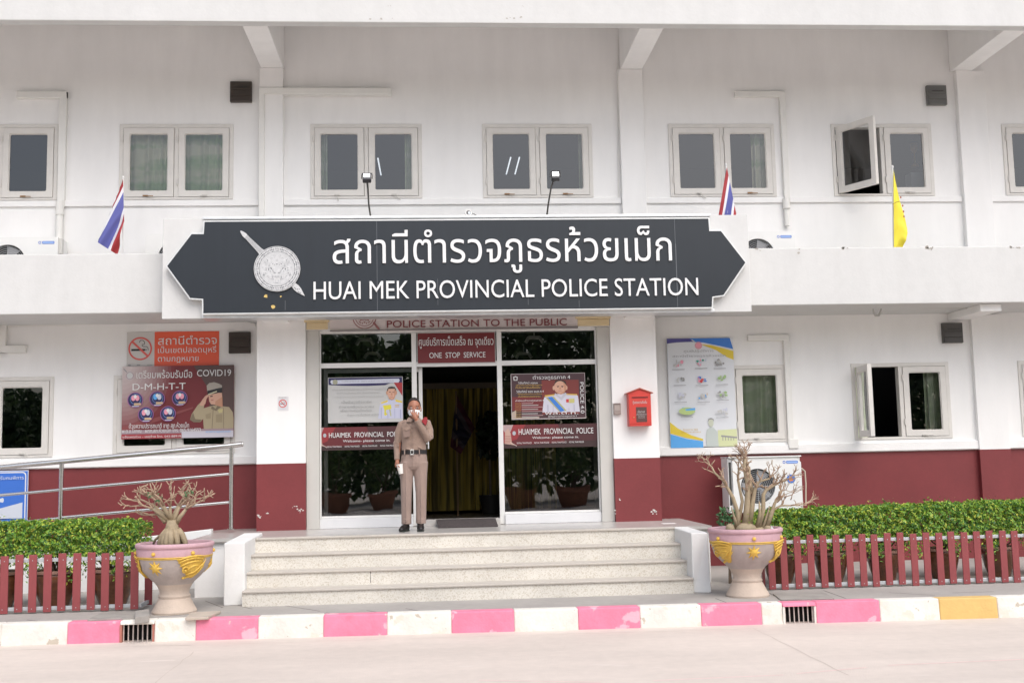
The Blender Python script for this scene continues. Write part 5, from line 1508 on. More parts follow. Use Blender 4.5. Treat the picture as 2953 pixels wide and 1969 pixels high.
# ------------------------------------------------------------------ picket fences
pick_m = mat('maroon_picket', (0.285, 0.062, 0.066), .5, var=.12, vscale=9, bump=.15, bscale=60, stretch=(3, 1, .6), spots=[(30, .79, (.55, .45, .4))])
pick_d = pick_m
def fence(name_label, x0, n, dx, y, z0, z1, w, xr0, xr1, ret=None, back=None):
    t = thing('picket_fence', name_label, 'fence', ((xr0 + xr1) / 2, y, 0), 'maroon picket fences in front of the hedges')
    first = None
    for k in range(n):
        x = x0 + dx * k
        if first is None:
            o = MB(); o.box(x - w / 2, x + w / 2, y - .012, y + .006, z0, z1); o_ = o.build('picket', pick_m, t, bevel=.003); first = o_; fx = x
        else:
            o_ = first.copy(); COL.objects.link(o_); o_.parent = t
            o_.location = (x - fx + random.uniform(-.006, .006), random.uniform(0, .003), random.uniform(-.006, .009)); o_.rotation_euler = (0, R(random.uniform(-.3, .3)), 0)
    for zz in (z1 - .065, z0 + .035):
        MB().box(xr0, xr1, y + .009, y + .04, zz - .018, zz + .018).build('rail', grey_metal, t, bevel=.003)
    if back:
        MB().box(back[0] - w / 2, back[0] + w / 2, back[1] - .012, back[1] + .006, z0, z1).build('picket', pick_m, t, bevel=.003)
        for zz in (z1 - .065, z0 + .035): MB().box(xr1 - .03, xr1, y + .041, back[1] + .03, zz - .018, zz + .018).build('rail', grey_metal, t)
    if ret:
        for (x, yy) in ret:
            MB().box(x - .012, x + .006, yy - w / 2, yy + w / 2, z0, z1).build('picket', pick_m, t, bevel=.003)
        xx, ya = ret[0]; yb = ret[-1][1]
        for zz in (z1 - .065, z0 + .035):
            MB().box(xx + .009, xx + .03, y + .05, yb + .05, zz - .018, zz + .018).build('rail', grey_metal, t)
    sc = MB()
    for k in range(n):
        x = x0 + dx * k
        for zz in (z1 - .065, z0 + .035): sc.disc((x + random.uniform(-.01, .01), zz), .0055, y - .0135, 8)
    sc.build('screw_heads', grey_metal, t)
Zl = zoom(0, 1450, 450, 2016); Zrr = zoom(2200, 1420, 400, 2091)
FYL = 12.45
xa = at(*Zl(240, 1000), FYL).x; xb = at(*Zl(1550, 1000), FYL).x
dxl = (xb - xa) / 7
za_ = at(*Zl(800, 1395), FYL).z; zb_ = at(*Zl(800, 652), FYL).z
fence('maroon picket fence with flat topped boards left of the left urn', xa - 12 * dxl, 21, dxl, FYL, max(za_, .01), zb_, .083, xa - 12.5 * dxl, xa + 8.5 * dxl, back=(at(*Zl(1918, 1200), 12.8).x, 12.8))
FYR = 12.5
xa = at(*Zrr(430 + 90, 1000), FYR).x; xb = at(*Zrr(1890, 1000), FYR).x
dxr = (xb - xa) / 7
za_ = at(*Zrr(1000, 1465), FYR).z; zb_ = at(*Zrr(1000, 640), FYR).z
fence('maroon picket fence with flat topped boards right of the right urn', xa - 2 * dxr, 26, dxr, FYR, max(za_, .01), zb_, .078, xa - 2.3 * dxr, xa + 23.5 * dxr, ret=[(xa - 2.4 * dxr, 12.62), (xa - 2.4 * dxr, 12.80), (xa - 2.4 * dxr, 12.98)])

# ------------------------------------------------------------------ clipped hedges growing in glazed pots
hedge_leaf = leaf_mat('hedge_leaf', [(0.0, (.04, .12, .03)), (.25, (.09, .23, .04)), (.5, (.19, .38, .045)), (.8, (.34, .50, .055)), (1.0, (.62, .60, .09))], rough=.38, trans=.2)
pot_m = mat('brown_glazed_pot', (.15, .055, .025), .22, var=.45, vscale=5, bump=.2, bscale=25, stretch=(1, 1, 2), coat=.4)
pot_rim = mat('pot_rim_pale', (.40, .23, .18), .5, var=.2, vscale=8)
soil_m = mat('soil', (.10, .07, .05), .95, bump=.8, bscale=60)
def shrub(label, x, y, half, ztop, zlow, rpot=.24, hpot=.42, dens=7600, depth=.34, endl=0.0, endr=0.0):
    t = thing('potted_shrub', label, 'potted shrub', (x, y, 0), 'clipped shrubs in brown pots behind the fences')
    pr = [(.0, 0), (rpot * .62, 0), (rpot * .66, .03), (rpot * .80, hpot * .3), (rpot * .95, hpot * .65), (rpot * 1.0, hpot * .86), (rpot * .96, hpot * .9)]
    MB().lathe(pr, (x, y, .002), 28).build('pot', pot_m, t, smooth=50)
    MB().lathe([(rpot * .96, hpot * .9), (rpot * 1.06, hpot * .92), (rpot * 1.07, hpot * .98), (rpot * .98, hpot), (rpot * .9, hpot * .97), (rpot * .88, hpot * .85)], (x, y, .002), 28).build('rim', pot_rim, t, smooth=50)
    MB().disc((0, 0), 1, 0, 3)
    so = MB(); so.add([(x + rpot * .88 * math.cos(2 * math.pi * k / 20), y + rpot * .88 * math.sin(2 * math.pi * k / 20), hpot * .88) for k in range(20)], [tuple(range(20))]); so.build('soil', soil_m, t)
    tw = MB()
    for k in range(13):
        a = random.uniform(0, 6.28); r0 = random.uniform(0, rpot * .4)
        p0 = Vector((x + r0 * math.cos(a), y + r0 * math.sin(a), hpot * .86))
        p2 = Vector((x + random.uniform(-half, half) * .95, y + random.uniform(-depth, depth) * .9, random.uniform(zlow + .05, ztop - .06)))
        p1 = p0.lerp(p2, .5) + Vector((random.uniform(-.05, .05), random.uniform(-.05, .05), .03))
        tw.tube([p0, p1, p2], [.011, .008, .003], 6)
    tw.build('stems', twig_m, t, smooth=True)
    n = int(dens * half / .3)
    pos, nor = [], []
    # shell (top, front, back, sides) plus some inside
    P0 = rng.uniform(-1, 1, (n, 3)); 
    face = rng.choice(6, n, p=[.31, .33, .06, .04, .04, .22])
    P0[face == 0, 2] = 1 - np.abs(rng.normal(0, .10, (face == 0).sum())); P0[face == 1, 1] = -1 + np.abs(rng.normal(0, .16, (face == 1).sum())); P0[face == 2, 1] = 1 - .1 * rng.random((face == 2).sum())
    P0[face == 3, 0] = -1 + .1 * rng.random((face == 3).sum()); P0[face == 4, 0] = 1 - .1 * rng.random((face == 4).sum())
    N0 = np.zeros((n, 3)); N0[face == 0, 2] = 1; N0[face == 1, 1] = -1; N0[face == 2, 1] = 1; N0[face == 3, 0] = -1; N0[face == 4, 0] = 1; N0[face == 5] = rng.normal(0, 1, ((face == 5).sum(), 3)); N0[:, 2] += .35
    keep = rng.random(n) < np.where(P0[:, 2] < -.2, .62 + .38 * (P0[:, 2] + 1) / .8, 1.0)
    P0, N0 = P0[keep], N0[keep]
    zc, zh = (ztop + zlow) / 2, (ztop - zlow) / 2
    W = P0 * np.array([half * 1.02, depth, zh]) + np.array([x, y, zc])
    wob = .011 * np.sin(W[:, 0] * 21 + x) + .010 * np.sin(W[:, 0] * 9.3 + 1.3) + .012 * np.sin(W[:, 0] * 47)
    W[:, 2] += wob * (P0[:, 2] > .3)
    cl_ = np.sin(W[:, 0] * 31 + 2 * np.sin(W[:, 2] * 17)) * np.sin(W[:, 2] * 27 + 1.7 * np.sin(W[:, 0] * 19 + x))
    W[:, 1] += np.where(P0[:, 1] < -.5, .045 * cl_, .015 * cl_)
    W[:, 2] += np.where(P0[:, 2] > .6, .02 * np.sin(W[:, 0] * 27) * np.sin(W[:, 1] * 23 + x), 0)
    # ragged underside
    W[:, 2] += np.where(P0[:, 2] < -.7, .10 * np.sin(W[:, 0] * 13 + y) + .06 * rng.normal(0, 1, len(W)), 0)
    # rounded ends
    if endl: W[:, 2] -= np.clip((x - half + .25 - W[:, 0]), 0, 1) ** 2 * endl * (P0[:, 2] > 0)
    if endr: W[:, 2] -= np.clip((W[:, 0] - (x + half - .25)), 0, 1) ** 2 * endr * (P0[:, 2] > 0)
    ns_ = int(len(W) * .02)
    idx = rng.choice(len(W), ns_)
    W2 = W[idx].copy(); W2[:, 2] += np.abs(rng.normal(0, .035, ns_)) * (P0[idx, 2] > .5)
    W = np.concatenate([W, W2]); N0 = np.concatenate([N0, N0[idx]])
    leaves_mesh('foliage', W, N0, .038, hedge_leaf, t, aspect=.5, jitter=.55)
    return t
lx = [-5.55, -4.93, -4.30, -3.66]
names = ['clipped shrub in a brown pot cut by the left edge of the photo', 'leafy shrub in a dark brown pot, leftmost one seen behind the left fence', 'clipped shrub in a big brown pot, middle one behind the left fence', 'clipped shrub ending the left hedge, in the brown pot next to the left urn']
for k, x in enumerate(lx):
    if k == 0: continue
    shrub(names[k], x, 13.12, .32 if k < 3 else .345, .935, .50, .245, .40, endr=1.4 if k == 3 else 0)
rx = [4.05, 4.68, 5.34, 6.08, 6.80, 7.5]
names = ['clipped shrub in a brown pot just right of the right urn', 'clipped shrub in an orange brown pot, second from the right urn', 'clipped shrub in a dull dark pot, third from the right urn', 'clipped shrub in a dark pot, fourth from the right urn', 'clipped shrub in a brown pot, fifth from the right urn', 'clipped shrub at the right edge of the photo']
for k, x in enumerate(rx):
    h_ = .345
    shrub(names[k], x, 13.05 + .04 * k, h_, .852 + .008 * k, .46, .20, .36, endl=1.5 if k == 0 else 0)
# small bush behind the right urn
gb = thing('small_bush', 'small blue green bush growing behind the left side of the right urn', 'bush', (on_z(1668, 1300, 0).x, 13.3, 0))
q = at(1672, 1192, 13.2)
n = 160; u = rng.normal(0, 1, (n, 3)); u /= np.linalg.norm(u, axis=1)[:, None]
leaves_mesh('foliage', np.array([q.x + .03, 13.3, q.z]) + u * np.array([.15, .13, .15]) * rng.random((n, 1)) ** .4, u, .06, leaf_mat('bush_leaf', [(0, (.05, .14, .06)), (.6, (.11, .24, .10)), (1, (.20, .33, .15))]), gb, aspect=.6)
MB().tube([(q.x + .02, 13.3, 0), (q.x + .04, 13.3, q.z)], [.02, .008], 7).build('stem', twig_m, gb)

# ------------------------------------------------------------------ ornamental urns with bare desert roses
urn_body = mat('urn_grey', (.46, .40, .37), .75, var=.12, vscale=5, bump=.25, bscale=45, stretch=(2, 2, .6), var2=(16, .05))
urn_foot = mat('urn_beige', (.56, .46, .38), .8, var=.1, vscale=7, bump=.3, bscale=50, spots=[(30, .76, (.42, .36, .30))])
urn_pink = mat('urn_mauve', (.55, .35, .39), .7, var=.12, vscale=6, bump=.2, bscale=40, var2=(25, .05))
urn_gold = mat('urn_gold_paint', (.72, .47, .08), .45, var=.16, vscale=20, bump=.2, bscale=60)
PROF = [(.228, 0), (.232, .02), (.205, .07), (.172, .135), (.158, .155), (.163, .165), (.165, .18), (.155, .19), (.150, .21), (.158, .245), (.178, .285), (.192, .304)]
PROF2 = [(.192, .304), (.20, .316), (.262, .372), (.34, .455), (.374, .556), (.386, .60)]
PROF3 = [(.386, .60), (.391, .66), (.388, .682)]
PROF4 = [(.388, .682), (.40, .688), (.405, .705), (.403, .722), (.392, .733), (.372, .733), (.36, .72), (.355, .64)]
ALLP = PROF + PROF2[1:] + PROF3[1:]
def rad(z):
    for (r0, z0), (r1, z1) in zip(ALLP, ALLP[1:]):
        if z0 <= z <= z1: return r0 + (r1 - r0) * (z - z0) / max(z1 - z0, 1e-6)
    return ALLP[-1][0]
def urn(label, c, turn):
    t = thing('urn_planter', label, 'planter', c, 'ornamental urns with desert roses')
    MB().lathe(PROF, c, 64).build('foot', urn_foot, t, smooth=35)
    MB().lathe(PROF2, c, 64).build('bowl', urn_body, t, smooth=50)
    MB().lathe(PROF3, c, 64).build('band', urn_pink, t, smooth=50)
    MB().lathe(PROF4, c, 64).build('rim', urn_pink, t, smooth=60)
    def S_(a, z, off=0.0):
        r_ = rad(z) + off
        return Vector((c[0] + r_ * math.sin(a), c[1] - r_ * math.cos(a), c[2] + z))
    ri = MB()
    for z in (.596, .582): ri.tube([S_(2 * math.pi * k / 64, z, .003) for k in range(65)], .0055, 6, caps=False)
    ri.build('gold_ring', urn_gold, t, smooth=True)
    for k in range(6):
        a = R(60 * k) + turn
        if math.cos(a) < -.3: continue
        q = S_(a, .636, .004); kb_ = MB(); kb_.ell(q, (.021, .021, .021)); kb_.build('gold_knob', urn_gold, t, smooth=True)
        if k % 2 == 0:
            st = MB(); R0 = .083; zc = .49
            rim = []
            for i in range(16):
                rr = R0 if i % 2 == 0 else R0 * .46
                b = 2 * math.pi * i / 16 + R(90)
                z = zc + rr * math.sin(b); rim.append(S_(a + rr * math.cos(b) / rad(zc), z, .006))
            cen = S_(a, zc, .030)
            mid = [S_(a + .03 * math.cos(2 * math.pi * i / 16 + R(90)) / rad(zc), zc + .03 * math.sin(2 * math.pi * i / 16 + R(90)), .02) for i in range(16)]
            base = [p_ + (Vector((c[0], c[1], p_.z)) - p_) * .04 for p_ in rim]
            v = [cen] + mid + rim + base
            f = [(0, 1 + i, 1 + (i + 1) % 16) for i in range(16)] + [(1 + i, 17 + i, 17 + (i + 1) % 16, 1 + (i + 1) % 16) for i in range(16)] + [(17 + i, 33 + i, 33 + (i + 1) % 16, 17 + (i + 1) % 16) for i in range(16)]
            st.add(v, f); st.build('gold_star', urn_gold, t)
        else:
            b_ = MB()
            # flame-like crested creature: shield-shaped body, curled crest, trailing plumes
            W_ = .43
            def Q(u, w, off): return S_(a + W_ * u, .375 + w * .205, off)
            nu, nw = 9, 8; v = []; f = []
            for j_ in range(nw + 1):
                w = j_ / nw
                for i in range(nu + 1):
                    u = -1 + 2 * i / nu
                    width = .15 + .85 * (w ** .6)
                    off = .004 + .016 * max(0, 1 - abs(u) ** 2) * math.sin(math.pi * min(1, .15 + w * .8))
                    v.append(Q(u * width + .25 * (1 - w), w, off))
            f = [(j_ * (nu + 1) + i, j_ * (nu + 1) + i + 1, (j_ + 1) * (nu + 1) + i + 1, (j_ + 1) * (nu + 1) + i) for j_ in range(nw) for i in range(nu)]
            b_.add(v, f)
            for u0, w0, u1, w1, bend in ((-.95, .95, .95, 1.05, .12), (-.9, .8, .8, .95, .14), (-.8, .62, .7, .82, .12), (-.35, .2, .95, .8, -.16), (-.1, .05, 1.0, .62, -.14), (-.3, .42, .55, .62, .1), (.15, .0, 1.02, .95, -.25)):
                pts = [Q(u0 + (u1 - u0) * s_ / 8 + .02 * math.sin(s_ * 2), w0 + (w1 - w0) * s_ / 8 + bend * math.sin(math.pi * s_ / 8), .018) for s_ in range(9)]
                b_.tube(pts, [.004, .008, .011, .012, .012, .011, .009, .007, .003], 6)
            for s_ in range(14):
                pass
            pts = [Q(-.45 + .22 * math.cos(th_) * (1 - th_ / 9), .42 + .22 * math.sin(th_) * (1 - th_ / 9), .022) for th_ in np.linspace(0, 6.5, 16)]
            b_.tube(pts, .009, 6); b_.ell(Q(-.45, .42, .022), (.012, .012, .012), 8, 6)
            for k2 in range(6): b_.ell(Q(-.4 + k2 * .17, .02 + .03 * k2, .008), (.015, .012, .015), 8, 6)
            b_.build('gold_relief', urn_gold, t, smooth=True)
    so = MB(); so.add([(c[0] + .36 * math.cos(2 * math.pi * k / 24), c[1] + .36 * math.sin(2 * math.pi * k / 24), c[2] + .69) for k in range(24)], [tuple(range(24))]); so.build('soil', soil_m, t)
    return t
bark = mat('desert_rose_bark', (.36, .285, .185), .7, var=.2, vscale=18, bump=.3, bscale=60, spots=[(22, .68, (.30, .30, .14))])
tip_bark = mat('desert_rose_twig', (.40, .285, .20), .75, var=.15, vscale=30, spots=[(14, .72, (.42, .22, .16))])
def grow_twigs(mb, p, d, L, r_, lev, flat=.4, up=.35, spread=.75):
    """zigzag twigs that fork"""
    pts, rr = [p], [r_]
    n = random.randint(3, 4)
    for i in range(n):
        d = (d + Vector((random.gauss(0, .26), random.gauss(0, .26), random.gauss(0, .2) + .05))).normalized()
        p = p + d * L / n
        pts.append(p); rr.append(r_ * (1 - .18 * (i + 1) / n))
    mb.tube(pts, rr, 6)
    if lev <= 0:
        mb.ell(p, (r_ * .85, r_ * .85, r_ * .85), 6, 4); return
    k = random.choice((2, 2, 3))
    a0 = random.uniform(0, 6.28)
    for i in range(k):
        a = a0 + 2 * math.pi * i / k + random.uniform(-.4, .4)
        s = d.orthogonal().normalized(); b = d.cross(s)
        nd = (d + (s * math.cos(a) + b * math.sin(a)) * spread)
        nd.z = nd.z * (1 - flat * .4) + up * .5
        grow_twigs(mb, p, nd.normalized(), L * random.uniform(.6, .85), r_ * .66, lev - 1, flat, up, spread)
# left urn: thick footed trunk, flat crown
cl = (-2.76, 12.17, 0.0)
UL = urn('left mauve and grey urn with gold reliefs, holding a low thick trunked plant', cl, R(-20))
Z15 = zoom(350, 1370, 270, 1008)
def lp(a, b, dy=0.0): q = at(*Z15(a, b), 12.17); return Vector((q.x, 12.17 + dy, q.z))
pb = MB()
pb.tube([lp(545, 770), lp(545, 690), lp(545, 610), lp(545, 540), lp(545, 480)], [.105, .092, .078, .066, .052], 14)
for x_, dy, x2 in ((420, -.02, 500), (470, -.08, 520), (560, -.11, 545), (620, -.07, 580), (690, -.02, 610), (640, .08, 590), (440, .07, 510), (510, -.10, 530)):
    pb.tube([lp(x2, 585, dy * .5), lp(x2 + (x_ - x2) * .55, 640, dy * .85), lp(x_, 715, dy * 1.1), lp(x_ + random.uniform(-8, 8), 775, dy * 1.15)], [.035, .036, .03, .022], 10)
pb.tube([lp(470, 640, 0), lp(400, 655, .05), lp(340, 700, .1), lp(315, 745, .12)], [.02, .016, .013, .012], 8)
limbs = [((480, 500), (430, 455), (390, 420), (300, 425), (235, 425), .0), ((500, 480), (440, 420), (350, 360), (250, 320), (130, 330), -.1), ((515, 490), (490, 420), (430, 340), (330, 250), (240, 220), .08), ((540, 490), (530, 410), (540, 330), (560, 250), (560, 170), -.12),
         ((560, 490), (590, 410), (620, 340), (690, 260), (740, 200), .05), ((590, 510), (640, 440), (700, 360), (790, 310), (900, 260), -.06), ((535, 470), (500, 400), (480, 320), (450, 240), (400, 190), -.2), ((555, 480), (570, 400), (590, 330), (640, 240), (620, 170), .18), ((500, 470), (420, 400), (340, 330), (180, 260), (90, 270), .12), ((575, 500), (640, 430), (680, 370), (760, 260), (830, 250), .16)]
pb2 = MB()
for *pts, dy in limbs:
    P5 = [lp(a, b, dy * i / 4) for i, (a, b) in enumerate(pts)]
    pb.tube(P5[:3], [.032, .022, .014], 8); pb2.tube(P5[2:], [.014, .010, .0075], 7)
    for i in (2, 3, 4):
        d = (P5[i] - P5[i - 1]).normalized()
        for _ in range(2):
            nd = (d + Vector((random.gauss(0, .5), random.gauss(0, .6), random.uniform(.0, .6)))).normalized()
            grow_twigs(pb2, P5[i], nd, .082, .0088, 1, spread=.8)
pb2.tube([lp(330, 190), lp(250, 185), lp(205, 130), lp(290, 98)], [.009, .011, .012, .006], 7); pb2.tube([lp(330, 190), lp(320, 130), lp(308, 85)], .007, 6); pb2.tube([lp(370, 195), lp(420, 130), lp(432, 85)], [.009, .007, .005], 6)
pb.build('trunk', bark, UL, smooth=True); pb2.build('branches', tip_bark, UL, smooth=True)
n = 70
ctr = [lp(750, 205), lp(330, 205, -.05), lp(440, 235, -.1), lp(700, 200)]
W = np.array([list(random.choice(ctr)) for _ in range(n)]) + rng.normal(0, .022, (n, 3))
leaves_mesh('leaves', W, rng.normal(0, 1, (n, 3)), .035, leaf_mat('desert_leaf', [(0, (.06, .16, .07)), (1, (.15, .28, .12))]), UL, aspect=.5)
# right urn: many bare stems
cr = (3.37, 12.06, 0.0)
UR = urn('right mauve and grey urn with gold reliefs, holding tall bare branching stems', cr, R(-2))
Z16 = zoom(2030, 1300, 300, 1069)
def rp_(a, b, dy=0.0): q = at(*Z16(a, b), 12.06); return Vector((q.x, 12.06 + dy, q.z))
pb, pb2 = MB(), MB()
pb.ell(rp_(430, 800), (.12, .1, .07)); pb.ell(rp_(560, 815, .03), (.09, .08, .05)); pb.ell(rp_(280, 800, .03), (.055, .05, .06)); pb.ell(rp_(650, 810, -.02), (.05, .05, .05))
stems = [(((345, 800), (350, 640), (300, 480), (240, 370), (200, 300), (120, 230), (85, 170)), .03, .028), (((340, 790), (310, 690), (275, 580)), -.05, .022), (((420, 800), (440, 600), (450, 420), (440, 300), (410, 180), (420, 80)), -.02, .042), (((450, 790), (490, 620), (510, 450), (480, 320), (470, 200), (450, 100)), .05, .036),
         (((470, 800), (490, 560), (520, 380), (560, 310), (660, 280)), -.08, .03), (((540, 800), (570, 640), (560, 520)), -.05, .027), (((560, 800), (610, 600), (610, 450), (640, 400), (720, 350), (800, 310), (860, 290)), .0, .028), (((640, 800), (690, 640), (720, 540), (770, 460), (780, 400)), -.04, .026), (((650, 800), (720, 600), (800, 560), (900, 560), (1040, 545)), .05, .018), (((600, 800), (660, 650), (690, 570)), .08, .022), (((350, 760), (400, 520), (360, 300), (370, 200), (430, 120)), .1, .022)]
for pts, dy, r0 in stems:
    Pn = [rp_(a, b, dy * i / len(pts)) for i, (a, b) in enumerate(pts)]
    m_ = len(Pn)
    rr = [r0 * (1 - .72 * i / (m_ - 1)) for i in range(m_)]
    pb.tube(Pn, rr, 9)
    if m_ > 3:
        for i in range(max(2, m_ - 4), m_):
            d = (Pn[i] - Pn[i - 1]).normalized()
            for _ in range(2 if i < m_ - 1 else 3):
                nd = (d * .8 + Vector((random.gauss(0, .55), random.gauss(0, .5), random.uniform(-.1, .6)))).normalized()
                grow_twigs(pb2, Pn[i], nd, .095, max(.0075, rr[i] * .62), 2 if i == m_ - 1 else 1, up=.25, spread=.7)
    else:
        pb.ell(Pn[-1], (rr[-1] * 1.1,) * 3, 8, 6)
for a, b in ((770, 450), (830, 480), (900, 500), (760, 530)):
    for _ in range(1): grow_twigs(pb2, rp_(a, b, .03), Vector((random.uniform(.3, 1), random.gauss(0, .4), random.uniform(0, .7))).normalized(), .12, .006, 2, up=.15)
pb.build('stems', bark, UR, smooth=True); pb2.build('branches', tip_bark, UR, smooth=True)
W = np.array([list(rp_(random.uniform(430, 520), random.uniform(640, 740), -.06)) for _ in range(16)])
leaves_mesh('leaves', W, rng.normal(0, 1, (16, 3)), .03, leaf_mat('sprout_leaf', [(0, (.2, .3, .06)), (1, (.35, .4, .1))]), UR)
q = rp_(675, 800, -.1)
MB().add([q + Vector((-.02, 0, -.03)), q + Vector((.025, 0, -.03)), q + Vector((.012, .01, .02)), q + Vector((-.012, 0, .045))], [(0, 1, 2, 3)]).build('paper_scrap', ink_w, UR)

# ------------------------------------------------------------------ door mat
mt = MB()
q0, q1 = on_z(1006, 1211, LAND), on_z(1145, 1209, LAND)
y0 = 14.36; y1 = GLY - .105
x0, x1 = at(1007, 1211, y0).x, at(1144, 1211, y0).x
x0b, x1b = at(1002, 1192, y1).x, at(1138, 1190, y1).x
zb = LAND + .075
mt.hexa([(x0, y0, LAND + .001), (x1, y0, LAND + .001), (x1b, y1, zb), (x0b, y1, zb)], [(x0, y0, LAND + .014), (x1, y0, LAND + .014), (x1b, y1, zb + .013), (x0b, y1, zb + .013)])
DM = mt.build('door_mat', mat('mat_rubber', (.075, .062, .062), .95, var=.3, vscale=30, bump=.8, bscale=160)); tag(DM, 'dark brown ribbed door mat in front of the open doorway', 'door mat')

# ------------------------------------------------------------------ the officer
PYY = 13.95
Zp = zoom(1080, 1100, 240, 818)
def J(a, b, dy=0.0): q = at(*Zp(a, b), PYY); return Vector((q.x, PYY + dy, q.z))
px_m = 1 / ((at(*Zp(500, 700), PYY).x - at(*Zp(400, 700), PYY).x) / 100)      # zoom px per metre
m_ = 1 / px_m
foot = J(380, 1470)
PS = thing('person', 'person in tan uniform and white mask holding a cup, hand raised to the face', 'person', (foot.x, PYY, LAND))
skin = mat('skin', (.36, .155, .095), .5, var=.08, vscale=30)
cloth = mat('tan_uniform', (.30, .21, .165), .85, var=.10, vscale=14, bump=1.0, bscale=20, sheen=.15)
trous = mat('tan_trousers', (.31, .225, .19), .85, var=.09, vscale=9, bump=.8, bscale=14, stretch=(2, 2, .5), sheen=.15)
hair = mat('black_hair', (.022, .016, .014), .7, bump=.6, bscale=180)
shoe = mat('black_shoe', (.014, .012, .012), .4)
hc = J(390, 262, -.01)                                  # centre of the skull
hw_ = 62 * m_; 
b = MB()
b.ell(hc + Vector((0, .01, .015)), (hw_ * .97, hw_ * 1.22, 90 * m_), 20, 14)
b.ell(J(392, 312, -.012), (hw_ * .83, hw_ * 1.05, 62 * m_), 18, 12)
b.ell(J(394, 350, -.035), (hw_ * .50, hw_ * .62, 26 * m_), 14, 10)
b.ell(J(391, 292, -.092), (11 * m_, 16 * m_, 22 * m_), 10, 8)           # nose
b.tube([J(391, 262, -.083), J(391, 295, -.098)], [7 * m_, 10 * m_], 8)
b.tube([J(350, 248, -.072), J(391, 244, -.085), J(430, 248, -.072)], 9 * m_, 8)
for a_ in (330, 455): b.ell(J(a_, 272, .005), (8 * m_, 14 * m_, 26 * m_), 10, 8)
b.loft([(J(392, 420).x, PYY + .015, J(392, 420).z, 48 * m_, 46 * m_), (J(392, 380).x, PYY + .01, J(392, 380).z, 42 * m_, 44 * m_), (J(392, 320).x, PYY + .0, J(392, 320).z, 42 * m_, 46 * m_)], 16)
def limb(pts, rs, n=14): b.tube(pts, rs, n)
# torso and legs under the clothes
def ring(a, bb, rx, ry, dy=0): q = J(a, bb); return (q.x, PYY + dy, q.z, rx * m_, ry * m_)
b.loft([ring(388, 830, 90, 66), ring(388, 720, 100, 66), ring(390, 600, 105, 70), ring(392, 480, 122, 74), ring(392, 400, 90, 56)], 20)
b.tube([J(330, 800), J(312, 1090, .0), J(314, 1400, .02), J(308, 1430, .0)], [62 * m_, 42 * m_, 26 * m_, 24 * m_], 14)
b.tube([J(450, 800), J(458, 1090, .0), J(452, 1390, .02), J(452, 1430, .0)], [62 * m_, 42 * m_, 26 * m_, 24 * m_], 14)
sh_r, el_r, wr_r = J(268, 420, .02), J(232, 590, .03), J(226, 772, -.03)
sh_l, el_l, wr_l = J(515, 408, .02), J(536, 560, -.06), J(415, 378, -.19)
b.tube([sh_r, el_r, wr_r], [40 * m_, 31 * m_, 19 * m_], 12); b.tube([sh_l, el_l, wr_l], [40 * m_, 32 * m_, 20 * m_], 12)
# hands: palm, four fingers, thumb
def finger(pts, r0, r1): b.tube(pts, [r0 + (r1 - r0) * i / (len(pts) - 1) for i in range(len(pts))], 8); b.ell(pts[-1], (r1, r1, r1), 8, 6)
cupc = J(256, 858, -.085)
# right hand (left in the picture) hangs down and closes on the cup
pr_ = J(224, 822, -.04)
b.tube([wr_r, J(225, 800, -.035), pr_, J(226, 838, -.045)], [18 * m_, 23 * m_, 25 * m_, 20 * m_], 12)
for k, (za, L) in enumerate(((818, 1.0), (833, 1.06), (848, 1.0), (862, .85))):
    base = J(226, za, -.046 + .001 * k)
    finger([base, J(233, za + 7, -.040), J(250, za + 11, -.034), J(250 + 22 * L, za + 12, -.040)], .0085, .0065)
finger([J(226, 798, -.05), J(226, 815, -.085), J(236, 828, -.115), J(248, 838, -.124)], .0095, .0078)
# left hand (right in the picture) covers the mouth over the mask
b.tube([wr_l, J(404, 358, -.185), J(396, 338, -.170), J(392, 328, -.165)], [19 * m_, 24 * m_, 27 * m_, 25 * m_], 12)
for k, (a0, a1, top, L) in enumerate(((374, 358, 292, .0), (388, 377, 282, .0), (400, 396, 285, .0), (412, 413, 296, .0))):
    finger([J(a0, 334, -.172), J((a0 + a1) / 2 - 1, 315, -.178), J(a1, 302, -.170), J(a1 - 1, top + 4, -.150)], .0088, .0068)
finger([J(418, 352, -.18), J(432, 335, -.165), J(436, 318, -.145), J(432, 308, -.132)], .0098, .0075)
remesh(b, 'body', skin, PS, .0045, 3)
# hair: close crop, eyebrows
h_ = MB()
n_, m2 = 22, 10; v = []; f = []
for i in range(m2 + 1):
    t_ = i / m2 * R(84)
    for k in range(n_):
        a = 2 * math.pi * k / n_
        fr_ = max(0, -math.sin(a))                # front of the head: hairline stays high
        tt = t_ * (1 - .45 * fr_ ** .8) * (1.0 + .28 * max(0, math.sin(a)))
        c = hc + Vector((0, .014, .018))
        v.append(c + Vector((hw_ * 1.03 * math.sin(tt) * math.cos(a), hw_ * 1.27 * math.sin(tt) * math.sin(a), 93 * m_ * math.cos(tt))))
f = [(i * n_ + k, i * n_ + (k + 1) % n_, (i + 1) * n_ + (k + 1) % n_, (i + 1) * n_ + k) for i in range(m2) for k in range(n_)]
h_.add(v, f); ho = h_.build('hair', hair, PS, smooth=True)
sm = ho.modifiers.new('thick', 'SOLIDIFY'); sm.thickness = .006; sm.offset = 0
for a0, a1 in ((346, 376), (406, 438)):
    MB().tube([J(a0, 246, -.088), J((a0 + a1) / 2, 241, -.099), J(a1, 246, -.088)], [.002, .0035, .002], 6).build('eyebrow', hair, PS, smooth=True)
    cc = J((a0 + a1) / 2, 262, -.088)
    e_ = MB(); e_.ell(cc, (.012, .009, .0065), 12, 8, 0); e_.ell(cc + Vector((0, -.0065, 0)), (.0052, .004, .0052), 10, 6, 1); e_.build('eye', [ink_lg, hair], PS, smooth=True)
